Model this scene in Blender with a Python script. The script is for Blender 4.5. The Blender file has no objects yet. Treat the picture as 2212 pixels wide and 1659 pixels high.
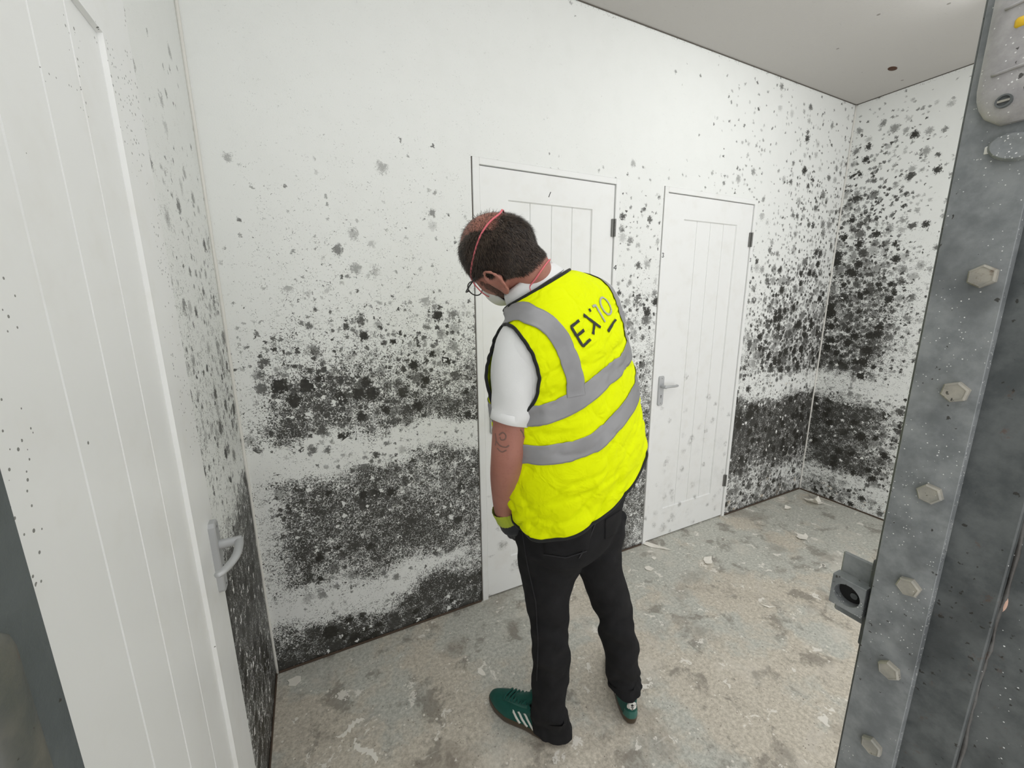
import bpy, math, random
import numpy as np
from mathutils import Vector, Matrix
from mathutils.bvhtree import BVHTree

random.seed(7); np.random.seed(7)
scene = bpy.context.scene
COL = scene.collection

# ---------------------------------------------------------------- camera
F_PX, CX, CY = 880.0, 1106.0, 829.5
YAW, PITCH, ROLL, CAM_H = 0.4594, 0.2068, -0.0074, 1.4693
fw = np.array([math.sin(YAW)*math.cos(PITCH), math.cos(YAW)*math.cos(PITCH), -math.sin(PITCH)])
r0 = np.array([math.cos(YAW), -math.sin(YAW), 0.0]); u0 = np.cross(r0, fw)
rt = r0*math.cos(ROLL)+u0*math.sin(ROLL); up = -r0*math.sin(ROLL)+u0*math.cos(ROLL)
CAM = np.array([0, 0, CAM_H])
cd = bpy.data.cameras.new('camera'); cam = bpy.data.objects.new('camera', cd); COL.objects.link(cam)
cd.sensor_width = 36.0; cd.lens = F_PX/2212*36; cd.clip_start = 0.01
cam.matrix_world = Matrix([[rt[0], up[0], -fw[0], CAM[0]], [rt[1], up[1], -fw[1], CAM[1]], [rt[2], up[2], -fw[2], CAM[2]], [0, 0, 0, 1]])
scene.camera = cam

# ---------------------------------------------------------------- world + exposure
world = bpy.data.worlds.new('world'); scene.world = world; world.use_nodes = True
wb = world.node_tree.nodes['Background']; wb.inputs[0].default_value = (1.0, 0.99, 0.97, 1); wb.inputs[1].default_value = 0.72
vs = scene.view_settings
vs.view_transform = 'Standard'; vs.look = 'None'; vs.gamma = 1.0; vs.use_curve_mapping = False
vs.exposure = 0.96
LAMP_STRENGTH = 7.8

# ---------------------------------------------------------------- helpers
def ray(px, py): return fw + rt*(px-CX)/F_PX - up*(py-CY)/F_PX
def P(px, py, depth): return CAM + depth*ray(px, py)
def onplane(px, py, ax, v):
    d = ray(px, py); t = (v-CAM[ax])/d[ax]; return CAM+t*d
def proj(p):
    d = np.asarray(p)-CAM; z = d@fw; return np.stack([CX+F_PX*(d@rt)/z, CY-F_PX*(d@up)/z], -1)
def nrm(v):
    v = np.asarray(v, float); return v/max(1e-12, np.linalg.norm(v))

def props(o, label=None, cat=None, group=None, kind=None):
    if label: o['label'] = label
    if cat: o['category'] = cat
    if group: o['group'] = group
    if kind: o['kind'] = kind
    return o
BASE = {}
def empty(name, base, label=None, cat=None, group=None, kind=None, parent=None):
    o = bpy.data.objects.new(name, None); COL.objects.link(o); o.empty_display_size = 0.05
    base = np.asarray(base, float)
    if parent is not None:
        o.parent = parent; o.location = (0, 0, 0); BASE[o] = BASE[parent]
    else:
        o.location = base; BASE[o] = base
    return props(o, label, cat, group, kind)
def mobj(name, verts, faces, mat, parent=None, smooth=True, base=None, label=None, cat=None, group=None, kind=None, auto=None):
    verts = np.asarray(verts, float)
    if parent is not None: b = BASE[parent]
    elif base is not None: b = np.asarray(base, float)
    else: b = np.array([*(verts.min(0)+verts.max(0))[:2]/2, verts[:, 2].min()])
    me = bpy.data.meshes.new(name)
    me.from_pydata((verts-b).tolist(), [], [list(map(int, f)) for f in faces]); me.update()
    if mat is not None: me.materials.append(mat)
    if smooth: me.polygons.foreach_set('use_smooth', [True]*len(me.polygons))
    o = bpy.data.objects.new(name, me); COL.objects.link(o)
    if parent is not None: o.parent = parent
    else: o.location = b
    BASE[o] = b
    if auto is not None and smooth:
        me.set_sharp_from_angle(angle=math.radians(auto))
    return props(o, label, cat, group, kind)

def grid_faces(n, m, closed_m=False, off=0):
    out = []
    mm = m if closed_m else m-1
    for i in range(n-1):
        for j in range(mm):
            a = off+i*m+j; b = off+i*m+(j+1) % m
            out.append((a, b, b+m, a+m))
    return out
def loft(rings, cap=True):
    rings = np.asarray(rings, float); n, m, _ = rings.shape
    v = rings.reshape(-1, 3); f = grid_faces(n, m, True)
    if cap:
        f = f+[tuple(range(m-1, -1, -1)), tuple((n-1)*m+j for j in range(m))]
    return v, f
def merge(parts):
    V, Fc, o = [], [], 0
    for v, f in parts:
        V.append(np.asarray(v, float)); Fc += [tuple(i+o for i in q) for q in f]; o += len(v)
    return np.concatenate(V), Fc
def catmull(pts, n):
    pts = np.asarray(pts, float); k = len(pts)
    ts = np.linspace(0, k-1, n); out = []
    for t in ts:
        i = min(int(t), k-2); s = t-i
        p0 = pts[i-1] if i > 0 else 2*pts[0]-pts[1]
        p3 = pts[i+2] if i+2 < k else 2*pts[-1]-pts[-2]
        p1, p2 = pts[i], pts[i+1]
        out.append(0.5*((2*p1)+(-p0+p2)*s+(2*p0-5*p1+4*p2-p3)*s*s+(-p0+3*p1-3*p2+p3)*s**3))
    return np.array(out)
def frames(path, closed=False):
    path = np.asarray(path, float); n = len(path)
    if closed: t = np.roll(path, -1, 0)-np.roll(path, 1, 0)
    else: t = np.gradient(path, axis=0)
    t = t/np.maximum(1e-12, np.linalg.norm(t, axis=1, keepdims=True))
    a = np.array([0, 0, 1.0]) if abs(t[0][2]) < .9 else np.array([1.0, 0, 0])
    N = [nrm(np.cross(t[0], a))]
    for i in range(1, n):
        v = N[-1]-t[i]*(N[-1]@t[i]); N.append(nrm(v))
    N = np.array(N); return t, N, np.cross(t, N)
def tube(path, rad, m=10, closed=False, cap=True, flat=1.0):
    path = np.asarray(path, float); n = len(path)
    rad = np.full(n, rad) if np.isscalar(rad) else np.asarray(rad, float)
    t, N, B = frames(path, closed)
    a = np.linspace(0, 2*np.pi, m, endpoint=False)
    R = path[:, None]+rad[:, None, None]*(np.cos(a)[None, :, None]*N[:, None]+flat*np.sin(a)[None, :, None]*B[:, None])
    if closed:
        v = R.reshape(-1, 3); f = []
        for i in range(n):
            for j in range(m):
                f.append((i*m+j, i*m+(j+1) % m, ((i+1) % n)*m+(j+1) % m, ((i+1) % n)*m+j))
        return v, f
    return loft(R, cap)
def limb(pts, radii, n=30, m=24, roundends=True):
    """tapered round limb through pts; rounded ends"""
    c = catmull(np.c_[np.asarray(pts, float), np.asarray(radii, float)], n)
    path, rad = c[:, :3], np.maximum(c[:, 3], 1e-4)
    if roundends:
        t0 = nrm(path[0]-path[1]); t1 = nrm(path[-1]-path[-2])
        s = [(.35, .94), (.7, .71), (.93, .36), (1, .05)]
        pre = [path[0]+t0*rad[0]*a for a, b in s][::-1]; prer = [rad[0]*b for a, b in s][::-1]
        post = [path[-1]+t1*rad[-1]*a for a, b in s]; postr = [rad[-1]*b for a, b in s]
        path = np.array(pre+list(path)+post); rad = np.array(prer+list(rad)+postr)
    return tube(path, rad, m)
def box(lo, hi, bev=0.0):
    lo = np.array(lo, float); hi = np.array(hi, float)
    if bev <= 0:
        v = np.array([[x, y, z] for z in (lo[2], hi[2]) for y in (lo[1], hi[1]) for x in (lo[0], hi[0])])
        return v, [(0, 2, 3, 1), (4, 5, 7, 6), (0, 1, 5, 4), (2, 6, 7, 3), (0, 4, 6, 2), (1, 3, 7, 5)]
    b = min(bev, *(0.49*(hi-lo)))
    V, idx = [], {}
    for cx in (0, 1):
        for cy in (0, 1):
            for cz in (0, 1):
                c = np.array([hi[0] if cx else lo[0], hi[1] if cy else lo[1], hi[2] if cz else lo[2]])
                s = np.array([-1 if cx else 1, -1 if cy else 1, -1 if cz else 1])*b
                for ax in range(3):
                    q = c+s; q[ax] = c[ax]; idx[(cx, cy, cz, ax)] = len(V); V.append(q)
    Fc = []
    def quad(k): Fc.append(tuple(k))
    for ax in range(3):
        o1, o2 = [(1, 2), (2, 0), (0, 1)][ax]
        for s in (0, 1):
            seq = [(0, 0), (1, 0), (1, 1), (0, 1)]
            if not s: seq = seq[::-1]
            f = []
            for a, b2 in seq:
                k = [0, 0, 0]; k[ax] = s; k[o1] = a; k[o2] = b2; f.append(idx[(*k, ax)])
            quad(f)
    for ax in range(3):                       # edges along ax
        o1, o2 = [(1, 2), (2, 0), (0, 1)][ax]
        for a in (0, 1):
            for b2 in (0, 1):
                k0 = [0, 0, 0]; k0[o1] = a; k0[o2] = b2; k1 = list(k0); k1[ax] = 1
                f = [idx[(*k0, o1)], idx[(*k1, o1)], idx[(*k1, o2)], idx[(*k0, o2)]]
                if (a+b2) % 2: f = f[::-1]
                quad(f[::-1] if True else f)
    for cx in (0, 1):
        for cy in (0, 1):
            for cz in (0, 1):
                f = [idx[(cx, cy, cz, 0)], idx[(cx, cy, cz, 1)], idx[(cx, cy, cz, 2)]]
                if (cx+cy+cz) % 2 == 0: f = f[::-1]
                quad(f)
    return np.array(V), Fc
def remesh(parts, voxel, smooth_it=6, fac=0.5, name='tmp'):
    v, f = merge(parts)
    me = bpy.data.meshes.new(name); me.from_pydata(v.tolist(), [], [list(q) for q in f]); me.update()
    o = bpy.data.objects.new(name, me); COL.objects.link(o)
    m = o.modifiers.new('r', 'REMESH'); m.mode = 'VOXEL'; m.voxel_size = voxel
    if smooth_it:
        s = o.modifiers.new('s', 'SMOOTH'); s.iterations = smooth_it; s.factor = fac
    dg = bpy.context.evaluated_depsgraph_get()
    ev = bpy.data.meshes.new_from_object(o.evaluated_get(dg))
    n = len(ev.vertices); co = np.empty(n*3); ev.vertices.foreach_get('co', co)
    faces = [tuple(p.vertices) for p in ev.polygons]
    bpy.data.objects.remove(o); bpy.data.meshes.remove(me); bpy.data.meshes.remove(ev)
    return co.reshape(-1, 3), faces
def bvh_of(v, f): return BVHTree.FromPolygons([tuple(x) for x in v], [tuple(q) for q in f])
def surf(bvh, p, off=0.0, outward=None):
    loc, n, i, d = bvh.find_nearest(Vector(p))
    n = np.array(n)
    if outward is not None and n@outward < 0: n = -n
    return np.array(loc)+n*off, n
def camhit(bvh, px, py, off=0.0):
    d = nrm(ray(px, py)); loc, n, i, dist = bvh.ray_cast(Vector(CAM), Vector(d))
    if loc is None:
        loc, n, i, dist = bvh.find_nearest(Vector(CAM+d*1.1))
    n = np.array(n)
    if n@d > 0: n = -n
    return np.array(loc)+n*off
def strip(bvh, path, width, off, nac=5, closed=False, outfn=None, thick=0.0008):
    """ribbon that follows a surface; two skins so it has thickness"""
    path = np.asarray(path, float); n = len(path); width = np.full(n, width) if np.isscalar(width) else np.asarray(width)
    pn = [surf(bvh, p) for p in path]
    pts = np.array([a for a, b in pn]); N = np.array([b for a, b in pn])
    if outfn is not None:
        for i in range(n):
            if N[i]@outfn(pts[i]) < 0: N[i] = -N[i]
    if closed: T = np.roll(pts, -1, 0)-np.roll(pts, 1, 0)
    else: T = np.gradient(pts, axis=0)
    T /= np.maximum(1e-12, np.linalg.norm(T, axis=1, keepdims=True))
    S = np.cross(N, T); S /= np.maximum(1e-12, np.linalg.norm(S, axis=1, keepdims=True))
    top = np.zeros((n, nac, 3)); bot = np.zeros((n, nac, 3))
    for i in range(n):
        for j in range(nac):
            q = pts[i]+S[i]*width[i]*(j/(nac-1)-.5)
            l, nn = surf(bvh, q, 0, N[i])
            if np.linalg.norm(l-q) > .02: l, nn = q, N[i]
            top[i, j] = l+nn*off; bot[i, j] = l+nn*(off-thick)
    v = np.concatenate([top.reshape(-1, 3), bot.reshape(-1, 3)])
    nn = n if closed else n-1
    f = []
    o = n*nac
    for i in range(nn):
        i2 = (i+1) % n
        for j in range(nac-1):
            a, b, c, d = i*nac+j, i*nac+j+1, i2*nac+j+1, i2*nac+j
            f.append((a, d, c, b)); f.append((o+a, o+b, o+c, o+d))
        f.append((i*nac, o+i*nac, o+i2*nac, i2*nac)); e = nac-1
        f.append((i*nac+e, i2*nac+e, o+i2*nac+e, o+i*nac+e))
    return v, f
def resample(pts, step):
    pts = np.asarray(pts, float); d = np.r_[0, np.cumsum(np.linalg.norm(np.diff(pts, axis=0), axis=1))]
    n = max(3, int(d[-1]/step)+1); t = np.linspace(0, d[-1], n)
    return np.stack([np.interp(t, d, pts[:, k]) for k in range(pts.shape[1])], 1)
# value noise
_T = np.random.RandomState(3).rand(512)
_PERM = np.random.RandomState(4).permutation(512)
def _h(i, j, k=0): return _T[_PERM[(_PERM[(_PERM[i % 512]+j) % 512]+k) % 512]]
def vnoise(x, y, k=0):
    x = np.asarray(x, float); y = np.asarray(y, float)
    i = np.floor(x).astype(int); j = np.floor(y).astype(int); a = x-i; b = y-j
    a = a*a*(3-2*a); b = b*b*(3-2*b)
    return (_h(i, j, k)*(1-a)+_h(i+1, j, k)*a)*(1-b)+(_h(i, j+1, k)*(1-a)+_h(i+1, j+1, k)*a)*b
def fbm(x, y, k=0, o=3):
    s = 0; a = .5
    for q in range(o):
        s = s+a*vnoise(np.asarray(x)*2**q, np.asarray(y)*2**q, k+q*7); a *= .5
    return s/(1-.5**o)
def sstep(a, b, x):
    t = np.clip((np.asarray(x, float)-a)/(b-a), 0, 1); return t*t*(3-2*t)

# ---------------------------------------------------------------- materials
class NT:
    def __init__(s, name):
        s.m = bpy.data.materials.new(name); s.m.use_nodes = True; s.t = s.m.node_tree; s.n = s.t.nodes
        s.b = s.n['Principled BSDF']
    def node(s, typ, **kw):
        n = s.n.new(typ)
        for k, v in kw.items(): setattr(n, k, v)
        return n
    def put(s, sock, v):
        if isinstance(v, bpy.types.NodeSocket): s.t.links.new(v, sock)
        else:
            if isinstance(v, (tuple, list)) and len(v) == 3 and sock.type == 'RGBA': v = (*v, 1)
            sock.default_value = v
    def math(s, op, a, b=0.0, c=0.0, clamp=False):
        n = s.node('ShaderNodeMath', operation=op, use_clamp=clamp)
        s.put(n.inputs[0], a); s.put(n.inputs[1], b)
        if len(n.inputs) > 2: s.put(n.inputs[2], c)
        return n.outputs[0]
    def vmath(s, op, a, b=(0, 0, 0), scale=None):
        n = s.node('ShaderNodeVectorMath', operation=op); s.put(n.inputs[0], a); s.put(n.inputs[1], b)
        if scale is not None: s.put(n.inputs['Scale'], scale)
        return n.outputs[0]
    def mapr(s, v, a, b, c, d, smooth=True):
        n = s.node('ShaderNodeMapRange', interpolation_type='SMOOTHSTEP' if smooth else 'LINEAR')
        for i, q in enumerate((v, a, b, c, d)): s.put(n.inputs[i], q)
        return n.outputs[0]
    def mix(s, f, a, b, mode='MIX'):
        n = s.node('ShaderNodeMix', data_type='RGBA', blend_type=mode)
        s.put(n.inputs[0], f); s.put(n.inputs[6], a); s.put(n.inputs[7], b); return n.outputs[2]
    def noise(s, vec, scale, detail=2.0, rough=.5, dim='3D', color=False):
        n = s.node('ShaderNodeTexNoise', noise_dimensions=dim)
        if vec is not None: s.put(n.inputs['Vector'], vec)
        n.inputs['Scale'].default_value = scale; n.inputs['Detail'].default_value = detail; n.inputs['Roughness'].default_value = rough
        return n.outputs['Color' if color else 'Fac']
    def voro(s, vec, scale, dim='2D', feature='F1', rand=1.0):
        n = s.node('ShaderNodeTexVoronoi', voronoi_dimensions=dim, feature=feature)
        s.put(n.inputs['Vector'], vec); n.inputs['Scale'].default_value = scale; n.inputs['Randomness'].default_value = rand
        return n
    def sep(s, v):
        n = s.node('ShaderNodeSeparateXYZ'); s.put(n.inputs[0], v); return n.outputs
    def sepc(s, v):
        n = s.node('ShaderNodeSeparateColor'); s.put(n.inputs[0], v); return n.outputs
    def attr(s, name):
        n = s.node('ShaderNodeAttribute', attribute_name=name); return n.outputs['Fac']
    def geo(s): return s.node('ShaderNodeNewGeometry').outputs['Position']
    def obj(s): return s.node('ShaderNodeTexCoord').outputs['Object']
    def uv(s): return s.node('ShaderNodeTexCoord').outputs['UV']
    def bump(s, h, strength=.3, dist=.002):
        n = s.node('ShaderNodeBump'); n.inputs['Strength'].default_value = strength; n.inputs['Distance'].default_value = dist
        s.put(n.inputs['Height'], h); s.put(s.b.inputs['Normal'], n.outputs[0])
    def base(s, c, rough=.6, metal=0.0, spec=.5):
        s.put(s.b.inputs['Base Color'], c); s.put(s.b.inputs['Roughness'], rough); s.put(s.b.inputs['Metallic'], metal)
        s.b.inputs['Specular IOR Level'].default_value = spec; return s
def simple(name, col, rough=.6, metal=0.0, spec=.5):
    return NT(name).base(col, rough, metal, spec).m

WHITE = (0.80, 0.815, 0.80)
def mould_material(name):
    t = NT(name)
    uv = t.uv()
    dens, fine, peel = t.attr('dens'), t.attr('fine'), t.attr('peel')
    wob = t.vmath('SUBTRACT', t.noise(uv, 70, 3, .6, '2D', True), (.5, .5, .5))
    uw = t.vmath('ADD', uv, t.vmath('SCALE', wob, scale=.022))
    grain = t.noise(uv, 420, 2, .6, '2D')
    mid = t.noise(uv, 26, 3, .6, '2D')
    rag = t.noise(uv, 115, 3, .6, '2D')
    masks = []
    for scale, rmin, rvar, pw, mul in ((17, .20, .42, 1.0, 1.0), (41, .20, .40, .95, .95)):
        v = t.voro(uw, scale); rnd = t.sepc(v.outputs['Color'])
        exist = t.math('LESS_THAN', rnd[0], t.math('POWER', dens, pw))
        rad = t.math('MULTIPLY_ADD', rnd[1], rvar, rmin)
        rad = t.math('MULTIPLY', rad, t.math('MULTIPLY_ADD', t.math('POWER', dens, 2.0), .95, .62))
        f = t.math('SUBTRACT', 1.0, t.math('DIVIDE', v.outputs['Distance'], rad))
        f = t.math('ADD', f, t.math('MULTIPLY', t.math('SUBTRACT', rag, .5), 1.5))
        dark = t.math('POWER', t.math('MULTIPLY_ADD', rnd[2], .75, t.math('MULTIPLY', dens, .45)), 1.3)
        g = t.math('MULTIPLY', t.math('SUBTRACT', grain, .5), t.math('SUBTRACT', 2.9, t.math('MULTIPLY', dark, 2.1)))
        m = t.mapr(t.math('ADD', f, g), .0, .38, 0, 1)
        m = t.math('MULTIPLY', m, t.mapr(f, -.35, .1, 0, 1))
        m = t.math('MULTIPLY', m, exist)
        m = t.math('MULTIPLY', m, t.math('MINIMUM', t.math('MULTIPLY_ADD', dark, .9, .25), 1.0))
        masks.append(t.math('MULTIPLY', m, mul))
    # fine pepper speckle
    fn = t.noise(uw, 190, 4, .72, '2D')
    th = t.mapr(t.math('ADD', fine, t.math('MULTIPLY', t.math('SUBTRACT', mid, .5), .75)), 0, 1, .72, .355, False)
    c = t.mapr(t.math('SUBTRACT', fn, th), -.012, .032, 0, .97)
    c = t.math('MULTIPLY', c, t.mapr(fine, .02, .12, 0, 1))
    m = t.math('MAXIMUM', t.math('MAXIMUM', masks[0], masks[1]), c)
    # white flakes where the paint film has lifted the mould away
    v = t.voro(uw, 34); rnd = t.sepc(v.outputs['Color'])
    chip = t.math('MULTIPLY', t.math('GREATER_THAN', rnd[0], .90), t.math('LESS_THAN', t.math('ADD', v.outputs['Distance'], t.math('MULTIPLY', t.math('SUBTRACT', rag, .5), .9)), t.math('MULTIPLY_ADD', rnd[1], .30, .06)))
    m = t.math('MULTIPLY', m, t.math('SUBTRACT', 1.0, t.math('MULTIPLY', chip, .96)))
    paint = t.mix(t.mapr(t.noise(uv, 9, 3, .6, '2D'), .4, .75, 0, .22), WHITE, (.74, .755, .735))
    scuff = t.mapr(t.noise(t.vmath('MULTIPLY', uv, (30, 160, 1)), 1.0, 3, .65, '2D'), .70, .78, 0, .22)
    paint = t.mix(scuff, paint, (.45, .45, .43))
    pl = t.mapr(t.math('ADD', t.noise(uv, 14, 4, .65, '2D'), t.math('MULTIPLY', peel, .5)), .86, .92, 0, 1)
    paint = t.mix(t.math('MULTIPLY', pl, t.mapr(peel, 0, .1, 0, 1)), paint, (.60, .53, .43))
    ink = t.mix(t.noise(uv, 60, 2, .5, '2D'), (.012, .012, .010), (.045, .043, .036))
    col = t.mix(m, paint, ink)
    t.base(col, .5, 0, .35)
    t.bump(t.math('SUBTRACT', t.noise(uv, 240, 3, .6, '2D'), t.math('MULTIPLY', pl, .5)), .22, .002)
    return t.m

def door_material(name, seed, z0, z1, amount, dots=0.0):
    """white gloss-painted door: faint grey colonies (real growth, thicker low down) and pepper dots"""
    t = NT(name)
    p = t.vmath('ADD', t.geo(), (seed*3.1, seed*1.7, 0)); z = t.sep(t.geo())[2]
    pw = t.vmath('ADD', p, t.vmath('SCALE', t.vmath('SUBTRACT', t.noise(p, 60, 3, .6, color=True), (.5, .5, .5)), scale=.025))
    d = t.math('MULTIPLY', t.mapr(z, z0, z1, 1, 0), amount)
    grain = t.noise(p, 380, 2, .6)
    v = t.voro(pw, 15, '3D'); rnd = t.sepc(v.outputs['Color'])
    ex = t.math('LESS_THAN', rnd[0], d)
    f = t.math('SUBTRACT', 1, t.math('DIVIDE', v.outputs['Distance'], t.math('MULTIPLY_ADD', rnd[1], .5, .2)))
    m = t.math('MULTIPLY', t.math('MULTIPLY', t.mapr(t.math('ADD', f, t.math('MULTIPLY', t.math('SUBTRACT', grain, .5), 2.6)), 0, .7, 0, 1), t.mapr(f, -.2, .4, 0, 1)), ex)
    m = t.math('MULTIPLY', m, t.mapr(t.noise(p, 45, 3, .6), .38, .62, .1, .55))
    big = t.math('MULTIPLY', t.mapr(t.noise(p, 6, 4, .7), .5, .72, 0, 1), t.mapr(grain, .45, .62, 0, .4))
    m = t.math('MAXIMUM', m, t.math('MULTIPLY', big, d))
    if dots > 0:
        vd = t.voro(p, 120, '3D'); rd = t.sepc(vd.outputs['Color'])
        patch = t.mapr(t.noise(p, 5, 2, .6), .47, .62, 0, 1)
        zz = t.mapr(z, .95, 1.35, .08, 1)
        md = t.math('MULTIPLY', t.math('LESS_THAN', rd[0], t.math('MULTIPLY', t.math('MULTIPLY', patch, zz), dots)), t.math('LESS_THAN', vd.outputs['Distance'], t.math('MULTIPLY_ADD', rd[1], .17, .10)))
        m = t.math('MAXIMUM', m, t.math('MULTIPLY', md, .8))
    col = t.mix(t.mapr(t.noise(p, 11, 3, .6), .45, .8, 0, .35), (.815, .825, .82), (.72, .71, .67))
    t.base(t.mix(m, col, (.07, .068, .055)), .38, 0, .4)
    t.bump(t.noise(p, 170, 3, .6), .10, .0012)
    return t.m

def floor_material():
    t = NT('worn_concrete'); p = t.geo()
    pw = t.vmath('ADD', p, t.vmath('SCALE', t.vmath('SUBTRACT', t.noise(p, 7, 4, .65, color=True), (.5, .5, .5)), scale=.12))
    n1 = t.noise(pw, 2.2, 5, .62); n2 = t.noise(p, 75, 6, .78); n3 = t.noise(pw, 6, 5, .7)
    x = t.sep(p)
    warm = t.mix(t.mapr(n2, .25, .75, 0, 1), (.37, .335, .275), (.74, .685, .59))
    grey = t.mix(t.mapr(n2, .25, .75, 0, 1), (.335, .34, .305), (.67, .665, .605))
    green = t.math('ADD', n1, t.math('MULTIPLY', t.math('SUBTRACT', x[1], 1.15), .16))
    green = t.math('ADD', green, t.math('MULTIPLY', t.math('SUBTRACT', x[0], 1.2), .035))
    col = t.mix(t.mapr(green, .44, .56, 0, 1), warm, grey)
    col = t.mix(t.mapr(n3, .36, .47, .7, 0), col, (.22, .20, .17))
    col = t.mix(t.mapr(n3, .60, .70, 0, .65), col, (.58, .54, .475))
    v = t.voro(p, 55, '3D'); rv = t.sepc(v.outputs['Color'])
    fl = t.math('MULTIPLY', t.math('LESS_THAN', rv[0], .18), t.math('LESS_THAN', t.math('ADD', v.outputs['Distance'], t.math('MULTIPLY', t.math('SUBTRACT', n2, .5), .5)), t.math('MULTIPLY_ADD', rv[1], .22, .05)))
    col = t.mix(t.math('MULTIPLY', fl, .85), col, (.80, .77, .70))
    v = t.voro(t.vmath('ADD', p, t.vmath('SCALE', t.noise(p, 180, 2, .6, color=True), scale=.008)), 150, '3D'); rv = t.sepc(v.outputs['Color'])
    fl2 = t.math('MULTIPLY', t.math('LESS_THAN', rv[0], .09), t.math('LESS_THAN', v.outputs['Distance'], t.math('MULTIPLY_ADD', rv[1], .26, .08)))
    col = t.mix(t.math('MULTIPLY', fl2, .8), col, (.12, .095, .07))
    st_ = t.mapr(t.noise(pw, 3.3, 4, .6), .56, .66, 0, .4); col = t.mix(st_, col, (.68, .635, .56))
    dk_ = t.mapr(t.noise(t.vmath('ADD', pw, (7.3, 2.1, 0)), 2.6, 4, .65), .54, .68, 0, .5); col = t.mix(dk_, col, (.26, .225, .185))
    sp = t.mapr(t.noise(pw, 11, 5, .68), .615, .64, 0, .85)
    col = t.mix(sp, col, (.80, .77, .71))
    sc = t.mapr(t.noise(t.vmath('MULTIPLY', t.vmath('ADD', p, t.vmath('SCALE', x[0], scale=0.0)), (7, 85, 1)), 1.0, 3, .6), .67, .70, 0, .5)
    col = t.mix(sc, col, (.62, .60, .55))
    t.base(col, t.mapr(n2, .3, .7, .75, .5), 0, .3)
    t.bump(t.math('ADD', n2, t.math('MULTIPLY', sp, .6)), .22, .002)
    return t.m

def ceiling_material():
    t = NT('ceiling_paint'); p = t.geo()
    s = t.mapr(t.noise(t.vmath('MULTIPLY', p, (22, 90, 1)), 1.0, 4, .65), .62, .76, 0, .3)
    v = t.voro(p, 16, '3D'); rv = t.sepc(v.outputs['Color'])
    d = t.math('MULTIPLY', t.math('LESS_THAN', rv[0], .05), t.math('LESS_THAN', v.outputs['Distance'], .11))
    c = t.mix(s, (.52, .505, .485), (.34, .33, .315)); c = t.mix(t.math('MULTIPLY', d, .6), c, (.12, .1, .08))
    t.base(c, .7, 0, .2); t.bump(t.noise(p, 150, 3, .6), .25, .002); return t.m

def steel_material(name, a, b, specks=.12, rust=0.0, rough=.42):
    t = NT(name); p = t.geo()
    n = t.noise(p, 22, 5, .68); n2 = t.noise(p, 9, 4, .6)
    col = t.mix(t.mapr(n, .3, .7, 0, 1), a, b)
    col = t.mix(t.mapr(n2, .55, .72, 0, .55), col, tuple(q*.55 for q in a))
    v = t.voro(p, 330, '3D'); rv = t.sepc(v.outputs['Color'])
    patch = t.mapr(t.noise(p, 17, 2, .5), .36, .56, 0, 1)
    sp = t.math('MULTIPLY', t.math('LESS_THAN', rv[0], t.math('MULTIPLY', patch, specks)), t.math('LESS_THAN', v.outputs['Distance'], t.math('MULTIPLY_ADD', rv[1], .24, .08)))
    col = t.mix(t.math('MULTIPLY', sp, .85), col, (.72, .73, .72))
    v = t.voro(t.vmath('ADD', p, t.vmath('SCALE', t.noise(p, 150, 3, .6, color=True), scale=.012)), 170, '3D'); rv = t.sepc(v.outputs['Color'])
    dk = t.math('MULTIPLY', t.math('LESS_THAN', rv[0], t.math('MULTIPLY', t.mapr(n2, .45, .62, 0, 1), .14)), t.math('LESS_THAN', v.outputs['Distance'], t.math('MULTIPLY_ADD', rv[1], .3, .08)))
    col = t.mix(t.math('MULTIPLY', dk, .85), col, (.02, .018, .014))
    if rust:
        rm = t.mapr(t.noise(p, 34, 5, .7), .60, .70, 0, rust); col = t.mix(rm, col, (.10, .045, .02))
    t.base(col, t.mapr(n, .3, .7, rough, rough+.2), 0.0, .5)
    t.bump(t.noise(p, 260, 3, .6), .22, .0012); return t.m

M = {}
M['wall'] = mould_material('mouldy_wall_paint')
M['door_1'] = door_material('door_paint_pepper', 1, .2, .6, .03, .42)
M['door_2'] = door_material('door_paint_marked', 2, .15, 1.0, .45)
M['door_3'] = door_material('door_paint_blotched', 3, .35, 1.25, .55)
M['frame'] = door_material('door_frame_paint', 5, .1, .9, .12)
M['floor'] = floor_material(); M['ceiling'] = ceiling_material()
M['steel'] = steel_material('grey_painted_steel', (.145, .158, .165), (.245, .26, .265), .5)
M['steel_dark'] = steel_material('dirty_grey_steel', (.060, .068, .070), (.115, .125, .125), .03, .5)
M['steel_cast'] = steel_material('cast_steel_cover', (.28, .272, .275), (.42, .41, .41), .14)
M['steel_left'] = steel_material('slate_painted_steel', (.060, .072, .078), (.085, .098, .102), .0)
M['bolt'] = steel_material('painted_bolt', (.22, .22, .20), (.36, .34, .29), .05, .55)
M['rust'] = simple('rust', (.075, .034, .018), .9)
M['bare'] = simple('scraped_bare_filler', (.55, .36, .28), .8)
M['yellow'] = simple('yellow_paint', (.72, .46, .02), .5)
M['silver'] = simple('satin_silver', (.47, .48, .49), .42, .35)
M['black'] = simple('black_hole', (.008, .008, .008), .8)
M['gap'] = simple('brown_gap', (.075, .052, .036), .9)
M['joint'] = simple('dirty_joint', (.11, .10, .085), .9)
M['caulk'] = simple('old_caulk', (.74, .73, .69), .6)
M['hinge'] = simple('dull_hinge', (.20, .20, .19), .5, .6)
M['ink'] = simple('pen_ink', (.03, .03, .03), .7)
M['lampbody'] = simple('white_lamp_body', (.8, .8, .8), .5)
def emission(name, col, st):
    t = NT(name); t.base((.9, .9, .9), .4); t.put(t.b.inputs['Emission Color'], col); t.b.inputs['Emission Strength'].default_value = st; return t.m
M['lamp'] = emission('lamp_diffuser', (.98, 1.0, .985), LAMP_STRENGTH)

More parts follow.
